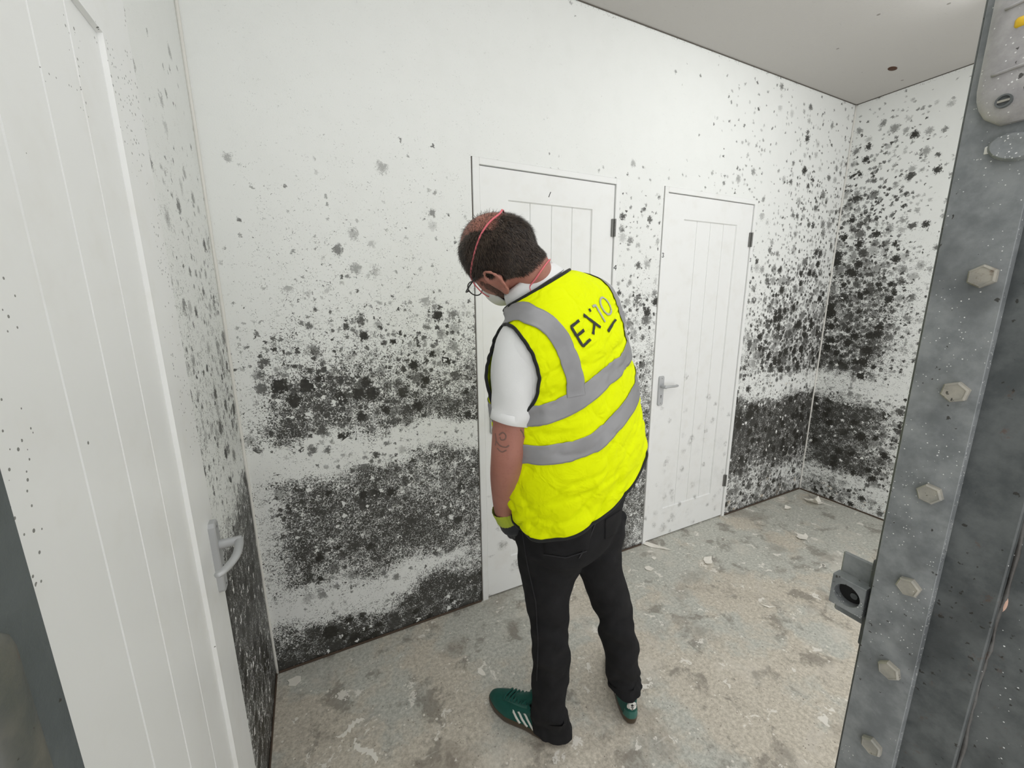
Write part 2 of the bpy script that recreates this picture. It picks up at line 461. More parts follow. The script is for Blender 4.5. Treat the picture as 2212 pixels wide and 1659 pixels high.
# ---------------------------------------------------------------- room
D, XL, XR, H, YF = 1.6467, -0.2517, 3.3126, 2.678, 0.25
X1L, X1R, X2L, X2R, DT = 0.640, 1.399, 1.684, 2.430, 2.022

def wall_patches(name, patches, to3d, fns, nrm_flip, thick_vec, step=.025):
    V, Fc, UV, dat = [], [], [], {k: [] for k in fns}
    for (a0, a1, z0, z1) in patches:
        na = max(2, int(round((a1-a0)/step))+1); nz = max(2, int(round((z1-z0)/step))+1)
        A, Z = np.meshgrid(np.linspace(a0, a1, na), np.linspace(z0, z1, nz))
        off = len(V); a = A.ravel(); z = Z.ravel()
        V += [to3d(x, y) for x, y in zip(a, z)]; UV += list(zip(a, z))
        for k, f in fns.items(): dat[k] += list(np.clip(f(a, z), 0, 1))
        q = grid_faces(nz, na, False, off); Fc += [f[::-1] for f in q] if nrm_flip else q
        # box sides + back, so the wall has its real thickness
        o2 = len(V); c = [(a0, z0), (a1, z0), (a1, z1), (a0, z1)]
        for x, y in c+c:
            pass
        fr = [to3d(x, y) for x, y in c]; bk = [tuple(np.array(w)+thick_vec) for w in fr]
        V += fr+bk; UV += c+c
        for k in fns: dat[k] += [0]*8
        sides = [(o2, o2+4, o2+5, o2+1), (o2+1, o2+5, o2+6, o2+2), (o2+2, o2+6, o2+7, o2+3), (o2+3, o2+7, o2+4, o2), (o2+4, o2+7, o2+6, o2+5)]
        Fc += sides
    o = mobj(name, V, Fc, M['wall'], smooth=False, kind='structure')
    me = o.data
    uvl = me.uv_layers.new(name='UVMap'); li = np.empty(len(me.loops), int); me.loops.foreach_get('vertex_index', li)
    uvl.data.foreach_set('uv', np.array(UV, float)[li].ravel())
    for k in fns:
        at = me.attributes.new(k, 'FLOAT', 'POINT'); at.data.foreach_set('value', np.array(dat[k], float))
    return o

def prof(z, pts):
    zs, vs_ = zip(*pts); return np.interp(z, zs, vs_)
def wobz(a, z, amp=.07, k=1): return z+amp*(fbm(a*5+3, z*5, k)-.5)*2
# back wall: growth heaviest low down, wiped bands at the lining seams (z .88 and .27)
def back_dens(a, z):
    w = wobz(a, z, .09, 2)
    left = prof(w, [(0, .9), (.12, .8), (.18, .25), (.28, .2), (.34, .5), (.78, .55), (.83, .25), (.90, .22), (.95, .72), (1.12, .72), (1.25, .52), (1.38, .34), (1.5, .18), (1.62, .09), (1.85, .05), (2.0, .02), (2.2, .0)])
    edge = sstep(-.24, -.12, a-.05*(fbm(a*3, z*4, 9)-.5)); left = left*(.35+.65*np.maximum(edge, sstep(.32, .2, z)))
    mid = prof(w, [(0, .7), (.1, .4), (.25, .55), (.5, .8), (.85, .75), (1.0, .72), (1.2, .6), (1.45, .52), (1.6, .30), (1.9, .32), (2.0, .06), (2.2, .02), (2.4, .02)])
    right = prof(w, [(0, .85), (.12, .75), (.24, .6), (.33, 1.0), (.76, 1.0), (.82, .45), (.93, .35), (.99, .95), (1.15, .92), (1.35, .82), (1.6, .66), (1.85, .54), (2.1, .44), (2.35, .30), (2.55, .18), (2.68, .1)])
    cr = sstep(2.1, 3.2, a+.2*(z < 1.6)); right = right*np.where(z > 1.0, .35+.75*cr, 1)
    v = np.where(a < 1.0, left, np.where(a < 1.7, mid, right))
    patch = (fbm(a*4.3, z*4.3, 5)-.5)*.75
    v = np.where(v > .02, v+patch*np.minimum(1, v*2.2), v)
    hi = sstep(2.02, 2.2, z)*(a < 2.6)
    return np.clip(v, 0, 1)*(1-.9*hi*(a < 2.0))
def back_fine(a, z):
    w = wobz(a, z, .12, 3)
    left = prof(w, [(0, .92), (.12, .80), (.18, .32), (.27, .22), (.33, .70), (.45, .79), (.78, .76), (.83, .26), (.90, .20), (.95, .76), (1.15, .66), (1.3, .45), (1.45, .24), (1.8, .10), (2.3, .06), (2.68, .04)])
    left = left+np.where((z < .3) & (z > .12), .32*sstep(.2, .6, a), 0)
    left = left*(.45+.55*np.maximum(sstep(-.23, -.10, a), sstep(.3, .18, z)))
    mid = prof(w, [(0, .62), (.4, .78), (.9, .66), (1.2, .40), (1.6, .12), (2.0, .06), (2.68, .03)])
    right = prof(w, [(0, .62), (.2, .45), (.33, .84), (.74, .86), (.82, .28), (.95, .35), (1.1, .42), (1.5, .16), (2.0, .05), (2.68, .02)])
    v = np.where(a < 1.0, left, np.where(a < 1.7, mid, right))
    v = v+(fbm(a*6, z*6, 8)-.5)*.45*np.minimum(1, v*1.6)
    lines = 0
    crack = np.exp(-((z-2.672)/.006)**2)*.9
    bot = np.exp(-(z/.012)**2)*.6
    return np.clip(v+crack+bot, 0, 1)
def back_peel(a, z):
    return np.where(a > 2.4, prof(z, [(0, .55), (.1, .45), (.25, .35), (.4, .05), (.7, .0), (.85, .4), (.95, .3), (1.05, 0)]), prof(z, [(0, .25), (.25, .15), (.35, 0), (.85, .06), (1, 0)]))
wall_patches('wall_back', [(XL-.1, X1L, 0, H), (X1L, X1R, DT, H), (X1R, X2L, 0, H), (X2L, X2R, DT, H), (X2R, XR+.1, 0, H)],
             lambda a, z: (a, D, z), dict(dens=back_dens, fine=back_fine, peel=back_peel), False, np.array([0, .10, 0]))
# right wall (a = y)
def right_dens(a, z):
    w = wobz(a, z, .06, 4)
    v = prof(w, [(0, .78), (.12, .75), (.2, .35), (.27, .92), (.70, 1.0), (.78, .5), (.83, .2), (.92, .45), (.98, 1.0), (1.2, .98), (1.5, .90), (1.65, .84), (1.8, .70), (2.1, .62), (2.35, .52), (2.55, .30), (2.68, .15)])
    c = sstep(1.02, 1.45, a); v = v*np.where(z > .95, .25+.85*c, .72+.28*c)
    return np.clip(v+(fbm(a*4.5+9, z*4.5, 6)-.5)*.6*np.minimum(1, v*2), 0, 1)
def right_fine(a, z):
    v = prof(z, [(0, .55), (.1, .6), (.2, .4), (.28, .84), (.7, .84), (.8, .35), (.9, .35), (1.0, .66), (1.4, .60), (1.6, .45), (1.9, .10), (2.68, .03)])
    v = v*(.45+.55*sstep(1.05, 1.4, a))
    crack = np.exp(-((z-2.672)/.006)**2)*.9
    return np.clip(v+crack+(fbm(a*6, z*6, 11)-.5)*.4*np.minimum(1, v*1.6), 0, 1)
right_peel = lambda a, z: prof(z, [(0, .5), (.12, .45), (.25, .2), (.3, 0), (.75, .1), (.85, .35), (.95, 0)])
wall_patches('wall_right', [(.05, D, 0, H)], lambda a, z: (XR, a, z), dict(dens=right_dens, fine=right_fine, peel=right_peel), True, np.array([.10, 0, 0]))
# left wall
def left_dens(a, z):
    w = wobz(a, z, .08, 7)
    v = prof(w, [(0, .95), (.74, .95), (.84, .8), (.92, .35), (1.0, .45), (1.15, .62), (1.3, .55), (1.5, .40), (1.7, .26), (1.85, .12), (2.1, .02), (2.68, 0)])
    v = v*np.where(z > .9, .55+.5*sstep(1.15, 1.6, a), 1)
    return np.clip(v+(fbm(a*4, z*4, 12)-.5)*.5*np.minimum(1, v*2), 0, 1)*sstep(1.06, 1.12, a)
def left_fine(a, z):
    v = prof(z, [(0, .80), (.2, .76), (.74, .86), (.84, .6), (.92, .25), (1.1, .35), (1.4, .28), (1.7, .15), (2.0, .05), (2.68, .04)])
    return np.clip(v+(fbm(a*6, z*4, 14)-.5)*.4*np.minimum(1, v*1.6), 0, 1)*sstep(1.05, 1.1, a)
wall_patches('wall_left', [(.05, .37, 0, H), (.37, 1.072, DT, H), (1.072, D, 0, H)], lambda a, z: (XL, a, z), dict(dens=left_dens, fine=left_fine, peel=lambda a, z: .1*(z < .4)), False, np.array([-.10, 0, 0]))
v, f = box((XL-.1, -.6, -.12), (XR+.1, D+.1, 0)); mobj('floor', v, f, M['floor'], smooth=False, kind='structure')
v, f = box((XL-.1, .13, H), (XR+.1, D+.1, H+.1)); mobj('ceiling', v, f, M['ceiling'], smooth=False, kind='structure')
# pale filler beads in the two back corners, dark gap along floor
k = 0
for x0, s in ((XR-.004, 1), (XL+.004, 1)):
    k += 1; zz = np.linspace(0.005, H-.005, 60)
    pth = np.stack([x0+.0015*(vnoise(zz*9, zz*0, k)-.5), np.full(60, D-.004), zz], 1)
    v, f = tube(pth, .0045+.0015*vnoise(zz*14, zz*0+5, k), 6); mobj('trim_%d' % k, v, f, M['caulk'], kind='structure')
for lo, hi in (((XL, D-.006, 0), (X1L-.004, D, .010)), ((X1R+.004, D-.006, 0), (X2L-.004, D, .010)), ((X2R+.004, D-.006, 0), (XR, D, .010)), ((XR-.006, .26, 0), (XR, D-.006, .010)), ((XL, 1.08, 0), (XL+.006, D-.006, .010))):
    k += 1; v, f = box(lo, hi, .002); mobj('trim_%d' % k, v, f, M['gap'], smooth=False, kind='structure')

for lo, hi in (((XL, D-.004, H-.004), (XR, D, H)), ((XR-.004, .26, H-.004), (XR, D-.004, H))):
    k += 1; v, f = box(lo, hi, .001); mobj('trim_%d' % k, v, f, M['joint'], smooth=False, kind='structure')

# ---------------------------------------------------------------- doors
def build_door(n, a0, a1, leaf0, leaf1, zt, to3d, mat, hinge_side, handle_a, lever_dir, panel=(.128, .128, .118, .195), frame=True, hinges=(1.80, .265), leafd=-.004, handle_z=.95, plate_t=.008, plate_hw=.020, spindle=.034):
    """a = along the wall, d = out of the wall; every piece a real solid"""
    def tb(lo, hi, bev=.0015):
        v, f = box(lo, hi, bev); return np.array([to3d(*q) for q in v]), f
    base = to3d((a0+a1)/2, 0, 0)
    root = empty('door_%d' % n, base, kind='structure')
    if frame:
        for (b0, b1) in ((a0+.005, leaf0-.0025), (leaf1+.0025, a1-.001)):
            v, f = tb((b0, -.09, 0), (b1, 0.004, zt-.001)); mobj('door_jamb', v, f, M['frame'], root, smooth=False)
        v, f = tb((leaf0-.0025, -.09, 1.996), (leaf1+.0025, 0.004, zt-.001)); mobj('door_head', v, f, M['frame'], root, smooth=False)
        v, f = tb((a0-.02, -.098, 0), (a1+.02, -.09, zt+.01), 0); mobj('door_backing', v, f, M['gap'], root, smooth=False)
        for b0, b1 in ((a0-.002, a0+.0055),):
            v, f = tb((b0, -.09, 0), (b1, -.006, zt), 0); mobj('packing_gap', v, f, M['gap'], root, smooth=False)
    zb, ztop = .008, 1.9935
    d0, d1 = leafd-.044, leafd; pl, pr, ptop, pbot = panel
    leaf = empty('door_leaf', base, parent=root)
    # stiles and rails, one frame with a chamfered opening
    A = [leaf0, leaf1]; pa0, pa1, pz0, pz1 = leaf0+pl, leaf1-pr, pbot, ztop-ptop
    c, dep = .0035, .0060
    rect = lambda x0, x1, z0, z1, d: [(x0, d, z0), (x1, d, z0), (x1, d, z1), (x0, d, z1)]
    V = rect(leaf0, leaf1, zb, ztop, d0)+rect(leaf0, leaf1, zb, ztop, d1-.0015)+rect(leaf0+.0015, leaf1-.0015, zb+.0015, ztop-.0015, d1)+rect(pa0, pa1, pz0, pz1, d1)+rect(pa0+c, pa1-c, pz0+c, pz1-c, d1-dep)+rect(pa0+c, pa1-c, pz0+c, pz1-c, d1-dep-.008)
    Fc = [(3, 2, 1, 0)]
    for b in (0, 4, 8, 12, 16):
        for i in range(4): Fc.append((b+i, b+(i+1) % 4, b+4+(i+1) % 4, b+4+i))
    v = np.array([to3d(*q) for q in V]); mobj('stile_and_rail_frame', v, Fc, mat, leaf, smooth=False)
    nb = 4; w = (pa1-pa0-2*c+.008)/nb
    for i in range(nb):
        x0 = pa0+c-.004+i*w
        gr = .0022
        V = [(x0, d1-dep-.0055, pz0+c-.003), (x0+gr, d1-dep-.001, pz0+c-.003), (x0+w-gr, d1-dep-.001, pz0+c-.003), (x0+w, d1-dep-.0055, pz0+c-.003), (x0+w, d0+.002, pz0+c-.003), (x0, d0+.002, pz0+c-.003)]
        V2 = [(a, b, pz1-c+.003) for a, b, z in V]
        Fq = [(i2, (i2+1) % 6, 6+(i2+1) % 6, 6+i2) for i2 in range(6)]+[(5, 4, 3, 2, 1, 0), tuple(range(6, 12))]
        mobj('board', np.array([to3d(*q) for q in V+V2]), Fq, mat, leaf, smooth=False)
    # lever handle on a back plate
    hd = empty('door_handle', base, parent=root, label='satin silver lever handle on a long back plate')
    z0, z1 = handle_z-.085, handle_z+.085
    V = [(handle_a-plate_hw, z0+.008), (handle_a-plate_hw+.006, z0), (handle_a+plate_hw-.006, z0), (handle_a+plate_hw, z0+.008), (handle_a+plate_hw, z1-.008), (handle_a+plate_hw-.006, z1), (handle_a-plate_hw+.006, z1), (handle_a-plate_hw, z1-.008)]
    rings = []
    for dd, s in ((d1-.001, 0), (d1+plate_t-.002, 0), (d1+plate_t, .0025)):
        rings.append([to3d(handle_a+(a-handle_a)*(1-s/plate_hw), dd, handle_z+(z-handle_z)*(1-s/.085)) for a, z in V])
    v, f = loft(rings); mobj('back_plate', v, f, M['silver'], hd, smooth=False)
    hz = handle_z+.027
    pth = [(handle_a, d1+plate_t-.004, hz), (handle_a, d1+plate_t+spindle*.6, hz), (handle_a, d1+plate_t+spindle, hz)]
    v, f = tube([to3d(*q) for q in pth], [.0105, .0098, .0095], 16); mobj('spindle', v, f, M['silver'], hd, auto=40)
    dd = d1+plate_t+spindle-.006
    pth = catmull([(handle_a-lever_dir*.008, dd-.001, hz), (handle_a+lever_dir*.03, dd+.004, hz+.001), (handle_a+lever_dir*.07, dd+.002, hz-.001), (handle_a+lever_dir*.105, dd-.012, hz-.004), (handle_a+lever_dir*.118, dd-.026, hz-.006)], 22)
    v, f = tube([to3d(*q) for q in pth], np.r_[.008, np.linspace(.0092, .0080, 20), .005], 14, flat=.8); mobj('lever', v, f, M['silver'], hd)
    V = [(handle_a+.0035*math.cos(q), handle_z-.028+.0035*math.sin(q)) for q in np.linspace(0, 2*np.pi, 10, endpoint=False)]
    v, f = loft([[to3d(a, d1+plate_t+e, z) for a, z in V] for e in (-.001, .0004)]); kh = mobj('keyhole', v, f, M['black'], hd, smooth=False)
    v, f = tb((handle_a-.0018, d1+plate_t-.001, handle_z-.042), (handle_a+.0018, d1+plate_t+.0004, handle_z-.028), 0); mobj('keyhole_slot', v, f, M['black'], hd, smooth=False)
    for sz in (z0+.013, z1-.013):
        V = [(handle_a+.0028*math.cos(q), sz+.0028*math.sin(q)) for q in np.linspace(0, 2*np.pi, 10, endpoint=False)]
        v, f = loft([[to3d(a, d1+plate_t+e, z) for a, z in V] for e in (-.001, .0006)]); mobj('screw', v, f, M['hinge'], hd, smooth=False)
    for hz in hinges:
        ha = leaf1+.001 if hinge_side > 0 else leaf0-.001
        kn = empty('hinge', base, parent=root)
        for i in range(5):
            pth = [to3d(ha, .006, hz-.04+.0162*i), to3d(ha, .006, hz-.04+.0162*i+.0152)]
            v, f = tube(pth, .0052, 10); mobj('knuckle', v, f, M['hinge'], kn, auto=40)
        v, f = tb((ha-.016, d1-.001, hz-.04), (ha+.006, max(d1+.001, .003), hz+.04), 0); mobj('hinge_plate', v, f, M['hinge'], kn, smooth=False)
    return root
back3 = lambda a, d, z: (a, D-d, z)
left3 = lambda a, d, z: (XL+d, a, z)
d1r = build_door(1, .37, 1.072, .381, 1.070, DT, left3, M['door_1'], -1, 1.033, -1, panel=(.124, .140, .118, .195), frame=False, hinges=(), leafd=.012, handle_z=.905, plate_t=.013, plate_hw=.017, spindle=.042)
v, f = box((XL-.05, .37, 0), (XL-.02, 1.072, DT)); mobj('door_backing', v, f, M['gap'], d1r, smooth=False)
d2r = build_door(2, X1L, X1R, .6765, 1.3715, DT, back3, M['door_2'], 1, .722, 1, handle_z=.945)
d3r = build_door(3, X2L, X2R, 1.7165, 2.4035, DT, back3, M['door_3'], 1, 1.757, 1, handle_z=.950)
def marks(root, strokes, a, z, size, d, name='pencil_number'):
    parts = []
    for st in strokes:
        pth = resample([(a+size*x, D-d, z+size*y) for x, y in st], .004); parts.append(tube(pth, size*.085, 5))
    v, f = merge(parts); mobj(name, v, f, M['ink'], root)
FOUR = [[(.3, 1), (-.4, .3), (.45, .3)], [(.3, 1), (.2, -.1)]]
THREE = [[(-.3, .9), (.1, 1), (.25, .8), (-.05, .52), (.3, .25), (.05, 0), (-.3, .1)]]
marks(d2r, FOUR, 1.3845, 1.605, .022, .004); marks(d2r, [[(-.2, 0), (.25, 1)]], 1.008, 1.905, .022, -.004)
marks(d3r, THREE, 1.7005, 1.675, .022, .004); marks(d3r, THREE, 2.4145, 1.675, .020, .004)

# ---------------------------------------------------------------- lamps (ceiling battens, the second an unseen one added for its light)
def batten(x0, x1, y, label):
    root = empty('ceiling_light', ((x0+x1)/2, y, H-.07), label, 'light', 'ceiling battens')
    v, f = box((x0, y-.045, H-.028), (x1, y+.045, H), .004); mobj('housing', v, f, M['lampbody'], root, smooth=False)
    a = np.linspace(0, np.pi, 14)
    rings = [[(x, y+.04*math.cos(q), H-.028-.042*math.sin(q)) for q in a] for x in (x0+.012, x1-.012)]
    v, f = loft(rings); mobj('diffuser', v, f, M['lamp'], root, auto=40)
    for x in (x0, x1-.012):
        rings = [[(x+e, y+.043*math.cos(q), H-.026-.046*math.sin(q)) for q in a] for e in (0, .012)]
        v, f = loft(rings); mobj('end_cap', v, f, M['lampbody'], root, auto=40)
batten(1.42, 2.62, .80, 'white ceiling batten light whose end shows beside the steel post')
batten(-.12, 1.08, .33, 'unseen ceiling batten light added to even out the light on the wall and the man')  # out of view, added to spread light over the back wall and his back
# rusty fixing in the ceiling
a = np.linspace(0, 2*np.pi, 20, endpoint=False); c = onplane(1928, 148, 2, H)
v, f = loft([[(c[0]+.026*s*math.cos(q)*1.2, c[1]+.017*s*math.sin(q), H+dz) for q in a] for s, dz in ((1, .002), (1, -.0015), (.6, -.003))])
mobj('ceiling_fixing', v, f, M['rust'], label='rusty round fixing plug in the ceiling near the far corner', cat='fixing')

# ---------------------------------------------------------------- steel posts of the opening
XP = .72
def hexhead(c, n, r, h, mat, name, parent, rot=0.0):
    n = nrm(n); a = nrm(np.cross(n, (0, 0, 1))); b = np.cross(n, a)
    rings = []
    for hh, s in ((-.002, 1), (h*.75, 1), (h, .86), (h, .80), (h-.0006, .78)):
        rings.append([c+n*hh+r*s*(math.cos(q+rot)*a+math.sin(q+rot)*b) for q in np.linspace(0, 2*np.pi, 6, endpoint=False)])
    v, f = loft(rings); return mobj(name, v, f, mat, parent, smooth=False)
post = empty('steel_door_post', (.81, .18, 0), 'grey painted steel post with a bolted strip on the right of the opening', 'post')
v, f = box((.735, .1262, 0), (.90, .2485, 2.25), .0015); mobj('column', v, f, M['steel_dark'], post, smooth=False)
v, f = box((.7485, -.02, 0), (.91, .1258, 2.25), .0015); mobj('side_plate', v, f, M['steel_dark'], post, smooth=False)
zz = np.linspace(.02, 2.2, 160); pth = np.stack([.7475+.001*vnoise(zz*40, zz*0), .1255+.003*(vnoise(zz*30, zz*0+3)-.5), zz], 1)
v, f = tube(pth, .0012+.0022*vnoise(zz*95, zz*0+9), 7); mobj('weld_bead', v, f, steel_material('rusty_weld', (.055, .05, .045), (.12, .12, .115), .05, .9), post)
v, f = box((XP, .1785, 0), (XP+.0145, .2415, 2.25), .0007); st = mobj('bolted_strip', v, f, M['steel'], post, smooth=False)
for (px, py) in [(2122, 597), (2063, 847), (2008, 1067), (1962, 1268), (1920, 1448), (1882, 1611)]:
    c = onplane(px, py, 0, XP-.004); c[0] = XP
    hexhead(c, (-1, 0, 0), .0135, .0085, M['bolt'], 'hex_bolt', post, .2+random.random())
# cast cover at the top with ribs, slotted screw and a chip of yellow paint
zs = np.linspace(1.655, 2.06, 40); rings = []
for z in zs:
    e = math.sqrt(max(0, 1-max(0, (1.70-z)/.046)**2)); y1 = .2335; y0 = .1565; yc, hw = (y0+y1)/2, (y1-y0)/2
    hw2 = hw*max(.1, (1-(1-e)*.75)); th = .020*max(.12, e**.7)
    ring = []
    for q in np.linspace(0, np.pi, 18):
        cy_, sx = math.cos(q), math.sin(q)
        ring.append((XP-th*abs(sx)**.55, yc+hw2*np.sign(cy_)*abs(cy_)**.6, z))
    ring += [(XP+.001, yc-hw2, z), (XP+.001, yc+hw2, z)]; rings.append(ring)
v, f = loft(rings); cov = mobj('cast_cover', v, f, M['steel_cast'], post, auto=50, label='lighter grey rounded cast cover')
for z in (1.705, 1.768, 1.83, 1.90):
    pth = [(XP-.0195, .220, z), (XP-.0215, .195, z+.001), (XP-.0195, .165, z+.002)]; v, f = tube(catmull(pth, 10), .0016, 6); mobj('rib', v, f, M['steel_cast'], cov)
c = onplane(2168, 218, 0, XP-.020); a = np.linspace(0, 2*np.pi, 16, endpoint=False)
v, f = loft([[(c[0]+dx, c[1]+s*math.cos(q), c[2]+s*math.sin(q)) for q in a] for dx, s in ((.003, .0066), (-.0012, .0066), (-.0012, .0050), (.001, .0048))])
sc = mobj('slotted_screw', v, f, M['steel_dark'], cov, auto=30)
v, f = box((c[0]-.001, c[1]-.0047, c[2]-.0010), (c[0]+.0015, c[1]+.0047, c[2]+.0012)); mobj('screw_slot', v, f, M['bolt'], cov, smooth=False)
c = onplane(2206, 45, 0, XP-.021); v, f = box((c[0]-.0008, c[1]-.007, c[2]-.005), (c[0]+.004, c[1]+.005, c[2]+.005), .002); mobj('yellow_paint_chip', v, f, M['yellow'], cov)
c = onplane(2186, 316, 0, XP-.008); c[0] = XP
v, f = loft([[(XP+dx, c[1]+s*1.35*math.cos(q), c[2]+s*math.sin(q)+.004*math.cos(q)) for q in np.linspace(0, 2*np.pi, 24, endpoint=False)] for dx, s in ((.002, .0145), (-.007, .0145), (-.0105, .0125), (-.0105, .009), (-.0095, .006))])
mobj('domed_stud', v, f, M['steel'], post, auto=35)
c = onplane(2132, 325, 0, XP); v, f = box((XP-.0006, c[1]-.0022, c[2]-.004), (XP+.001, c[1]+.0022, c[2]+.004), .0005); mobj('cream_paint_chip', v, f, M['caulk'], post)
# scraped bare patch and rust runs on the side plate
c = onplane(2165, 1302, 0, .7480); a = np.linspace(0, 2*np.pi, 18, endpoint=False)
v, f = loft([[(.7490-dx, c[1]+s*.0045*math.cos(q), c[2]+s*.013*math.sin(q)) for q in a] for dx, s in ((-.002, 1), (.0016, 1), (.0022, .6))]); mobj('scraped_patch', v, f, M['bare'], post)
# bolt keep: plate with a bored box
kp = empty('bolt_keep', (0, 0, 0), parent=post, label='steel bolt keep with a round bore')
v, f = box((.7445, .236, .955), (.7495, .2925, 1.064), .0025); mobj('keep_plate', v, f, M['steel'], kp, smooth=False)
v, f = box((.738, .243, .925), (.7445, .2515, 1.075), .001); mobj('edge_bar', v, f, M['steel_dark'], kp, smooth=False)
cyh, czh, rh = .2705, 1.0035, .0175
m = 32; outer, inner = [], []
for i in range(m):
    q = 2*np.pi*i/m; cc, ss = math.cos(q), math.sin(q); s = 1/max(abs(cc), abs(ss))
    outer.append((cyh+.0225*cc*s, czh+.0255*ss*s)); inner.append((cyh+rh*cc, czh+rh*ss))
x0, x1 = .724, .7445
rings = [[(x1, y, z) for y, z in outer], [(x0+.001, y, z) for y, z in outer], [(x0, cyh+(y-cyh)*.97, czh+(z-czh)*.97) for y, z in outer], [(x0, y, z) for y, z in inner], [(x1-.002, y, z) for y, z in inner]]
v, f = loft(rings); mobj('bored_box', v, f, M['steel'], kp, auto=30)
v, f = loft([[(x, cyh+rh*.985*math.cos(q), czh+rh*.985*math.sin(q)) for q in np.linspace(0, 2*np.pi, 24, endpoint=False)] for x in (x1-.0035, x1-.0045)]); mobj('bore_shade_disc', v, f, M['black'], kp, smooth=False)  # black disc stands in for the shade inside the bore
v, f = tube([(x1-.005, cyh-.004, czh-.004), (x0+.014, cyh-.004, czh-.004)], .005, 12); mobj('inner_pin', v, f, M['steel_dark'], kp, auto=40)
# left post
lp = empty('steel_door_jamb', (-.2, .17, 0), 'plain slate grey steel jamb at the lower left edge of the picture', 'post')
v, f = box((-.34, -.02, 0), (-.1262, YF, 2.25), .002); mobj('jamb_plate', v, f, M['steel_left'], lp, smooth=False)
rings = []
zt = 1.338
for z, s in [(0, 1), (zt-.012, 1), (zt-.006, .88), (zt-.002, .6), (zt, .2)]:
    rings.append([(-.1262+.004*s*math.sin(q)-.0005, .2155+.0125*s*math.cos(q), z) for q in np.linspace(0, 2*np.pi, 20, endpoint=False)])
v, f = loft(rings); mobj('worn_guide_bar', v, f, steel_material('worn_bar', (.065, .072, .068), (.125, .12, .10), 0, .5), lp)

# ---------------------------------------------------------------- paint flakes on the floor
M['flake'] = simple('paint_flake', (.82, .79, .72), .7)
def flake(px, py, outline, scale, curl, label, ang=0):
    c = onplane(px, py, 2, 0); n = len(outline)
    ca, sa = math.cos(ang), math.sin(ang)
    pts = []
    for x, y in outline:
        X, Y = scale*(x*ca-y*sa), scale*(x*sa+y*ca); pts.append((c[0]+X, c[1]+Y, .0015+curl*scale*(x*x+.4*y*y)))
    cen = (c[0], c[1], .0015)
    V = [cen]+pts+[(x, y, z-.0012) for x, y, z in [cen]+pts]
    F_ = [(0, 1+i, 1+(i+1) % n) for i in range(n)]+[(n+1, n+2+(i+1) % n, n+2+i) for i in range(n)]+[(1+i, n+2+i, n+2+(i+1) % n, 1+(i+1) % n) for i in range(n)]
    mobj('paint_flake', V, F_, M['flake'], smooth=False, label=label, cat='paint flake', group='paint flakes on the floor')
def blob(n, jag, e=1.0): return [((1+jag*(random.random()-.5))*math.cos(q)*e, (1+jag*(random.random()-.5))*math.sin(q)) for q in np.linspace(0, 2*np.pi, n, endpoint=False)]
flake(1757, 1086, blob(13, .9, 1.3), .048, .45, 'crumpled white paint flake on the floor by the far corner', .4)
flake(1700, 1100, blob(9, .9, 1.0), .022, .8, 'small curled chip on the floor left of the crumpled flake', 1.2)
flake(1412, 1180, [(-1, .5), (-.3, .9), (.2, .4), (.6, -.2), (1.2, -1.5), (.4, -.6), (-.4, -.1)], .055, .12, 'long splinter shaped paint flake beside the foot of the right hand door', -.2)
flake(1412, 1206, blob(6, .6), .014, .1, 'tiny white chip just in front of the splinter shaped flake')
flake(1530, 1212, blob(10, .8, 1.8), .022, .1, 'flat white paint flake on the open floor right of the man', .3)
flake(1735, 1160, blob(12, 1.1, 1.6), .030, .1, 'ragged white paint flake on the floor left of the steel post', .5)
flake(1402, 1228, blob(7, .7, 1.4), .018, .1, "small white chip on the floor behind the man's right leg")
flake(1660, 1312, [(-1, .2), (.2, .25), (1, -.1), (.1, -.15)], .03, .3, 'thin dark edged sliver lying on the middle of the floor', -.5)
def smear(px, py, length, wid, ang, label):
    c = onplane(px, py, 2, 0); n = 22; up_, lo_ = [], []
    for x in np.linspace(-1, 1, n):
        w = wid*(.3+random.random())*(1.05-.7*abs(x)); m_ = .8*wid*math.sin(3*x)+.6*wid*(random.random()-.5)
        for lst, y in ((up_, m_+w), (lo_, m_-w)):
            X, Y = length*x+.003*(random.random()-.5), y; lst.append((c[0]+X*math.cos(ang)-Y*math.sin(ang), c[1]+X*math.sin(ang)+Y*math.cos(ang)))
    V = [(a, b, z) for z in (.0016, .0002) for a, b in up_+lo_]; o = 2*n
    F_ = []
    for k in range(n-1):
        F_ += [(k, n+k, n+k+1, k+1), (o+k, o+k+1, o+n+k+1, o+n+k), (k, k+1, o+k+1, o+k), (n+k, o+n+k, o+n+k+1, n+k+1)]
    F_ += [(0, o, o+n, n), (n-1, 2*n-1, o+2*n-1, o+n-1)]
    mobj('paint_smear', V, F_, M['flake'], smooth=False, label=label, cat='paint smear', group='paint smears on the floor')
smear(757, 1572, .048, .013, .15, 'flat white paint smear on the floor in front of the left wall')
smear(788, 1622, .062, .014, -1.15, 'narrow white paint smear running down from the wider smear')
flake(1040, 1452, blob(9, .5, .6), .020, 0, "pale oval paint spot on the floor left of the man's left leg", .3)
flake(634, 1470, blob(8, .9, 1.2), .022, .05, 'ragged white paint spot on the floor by the left corner', .2)
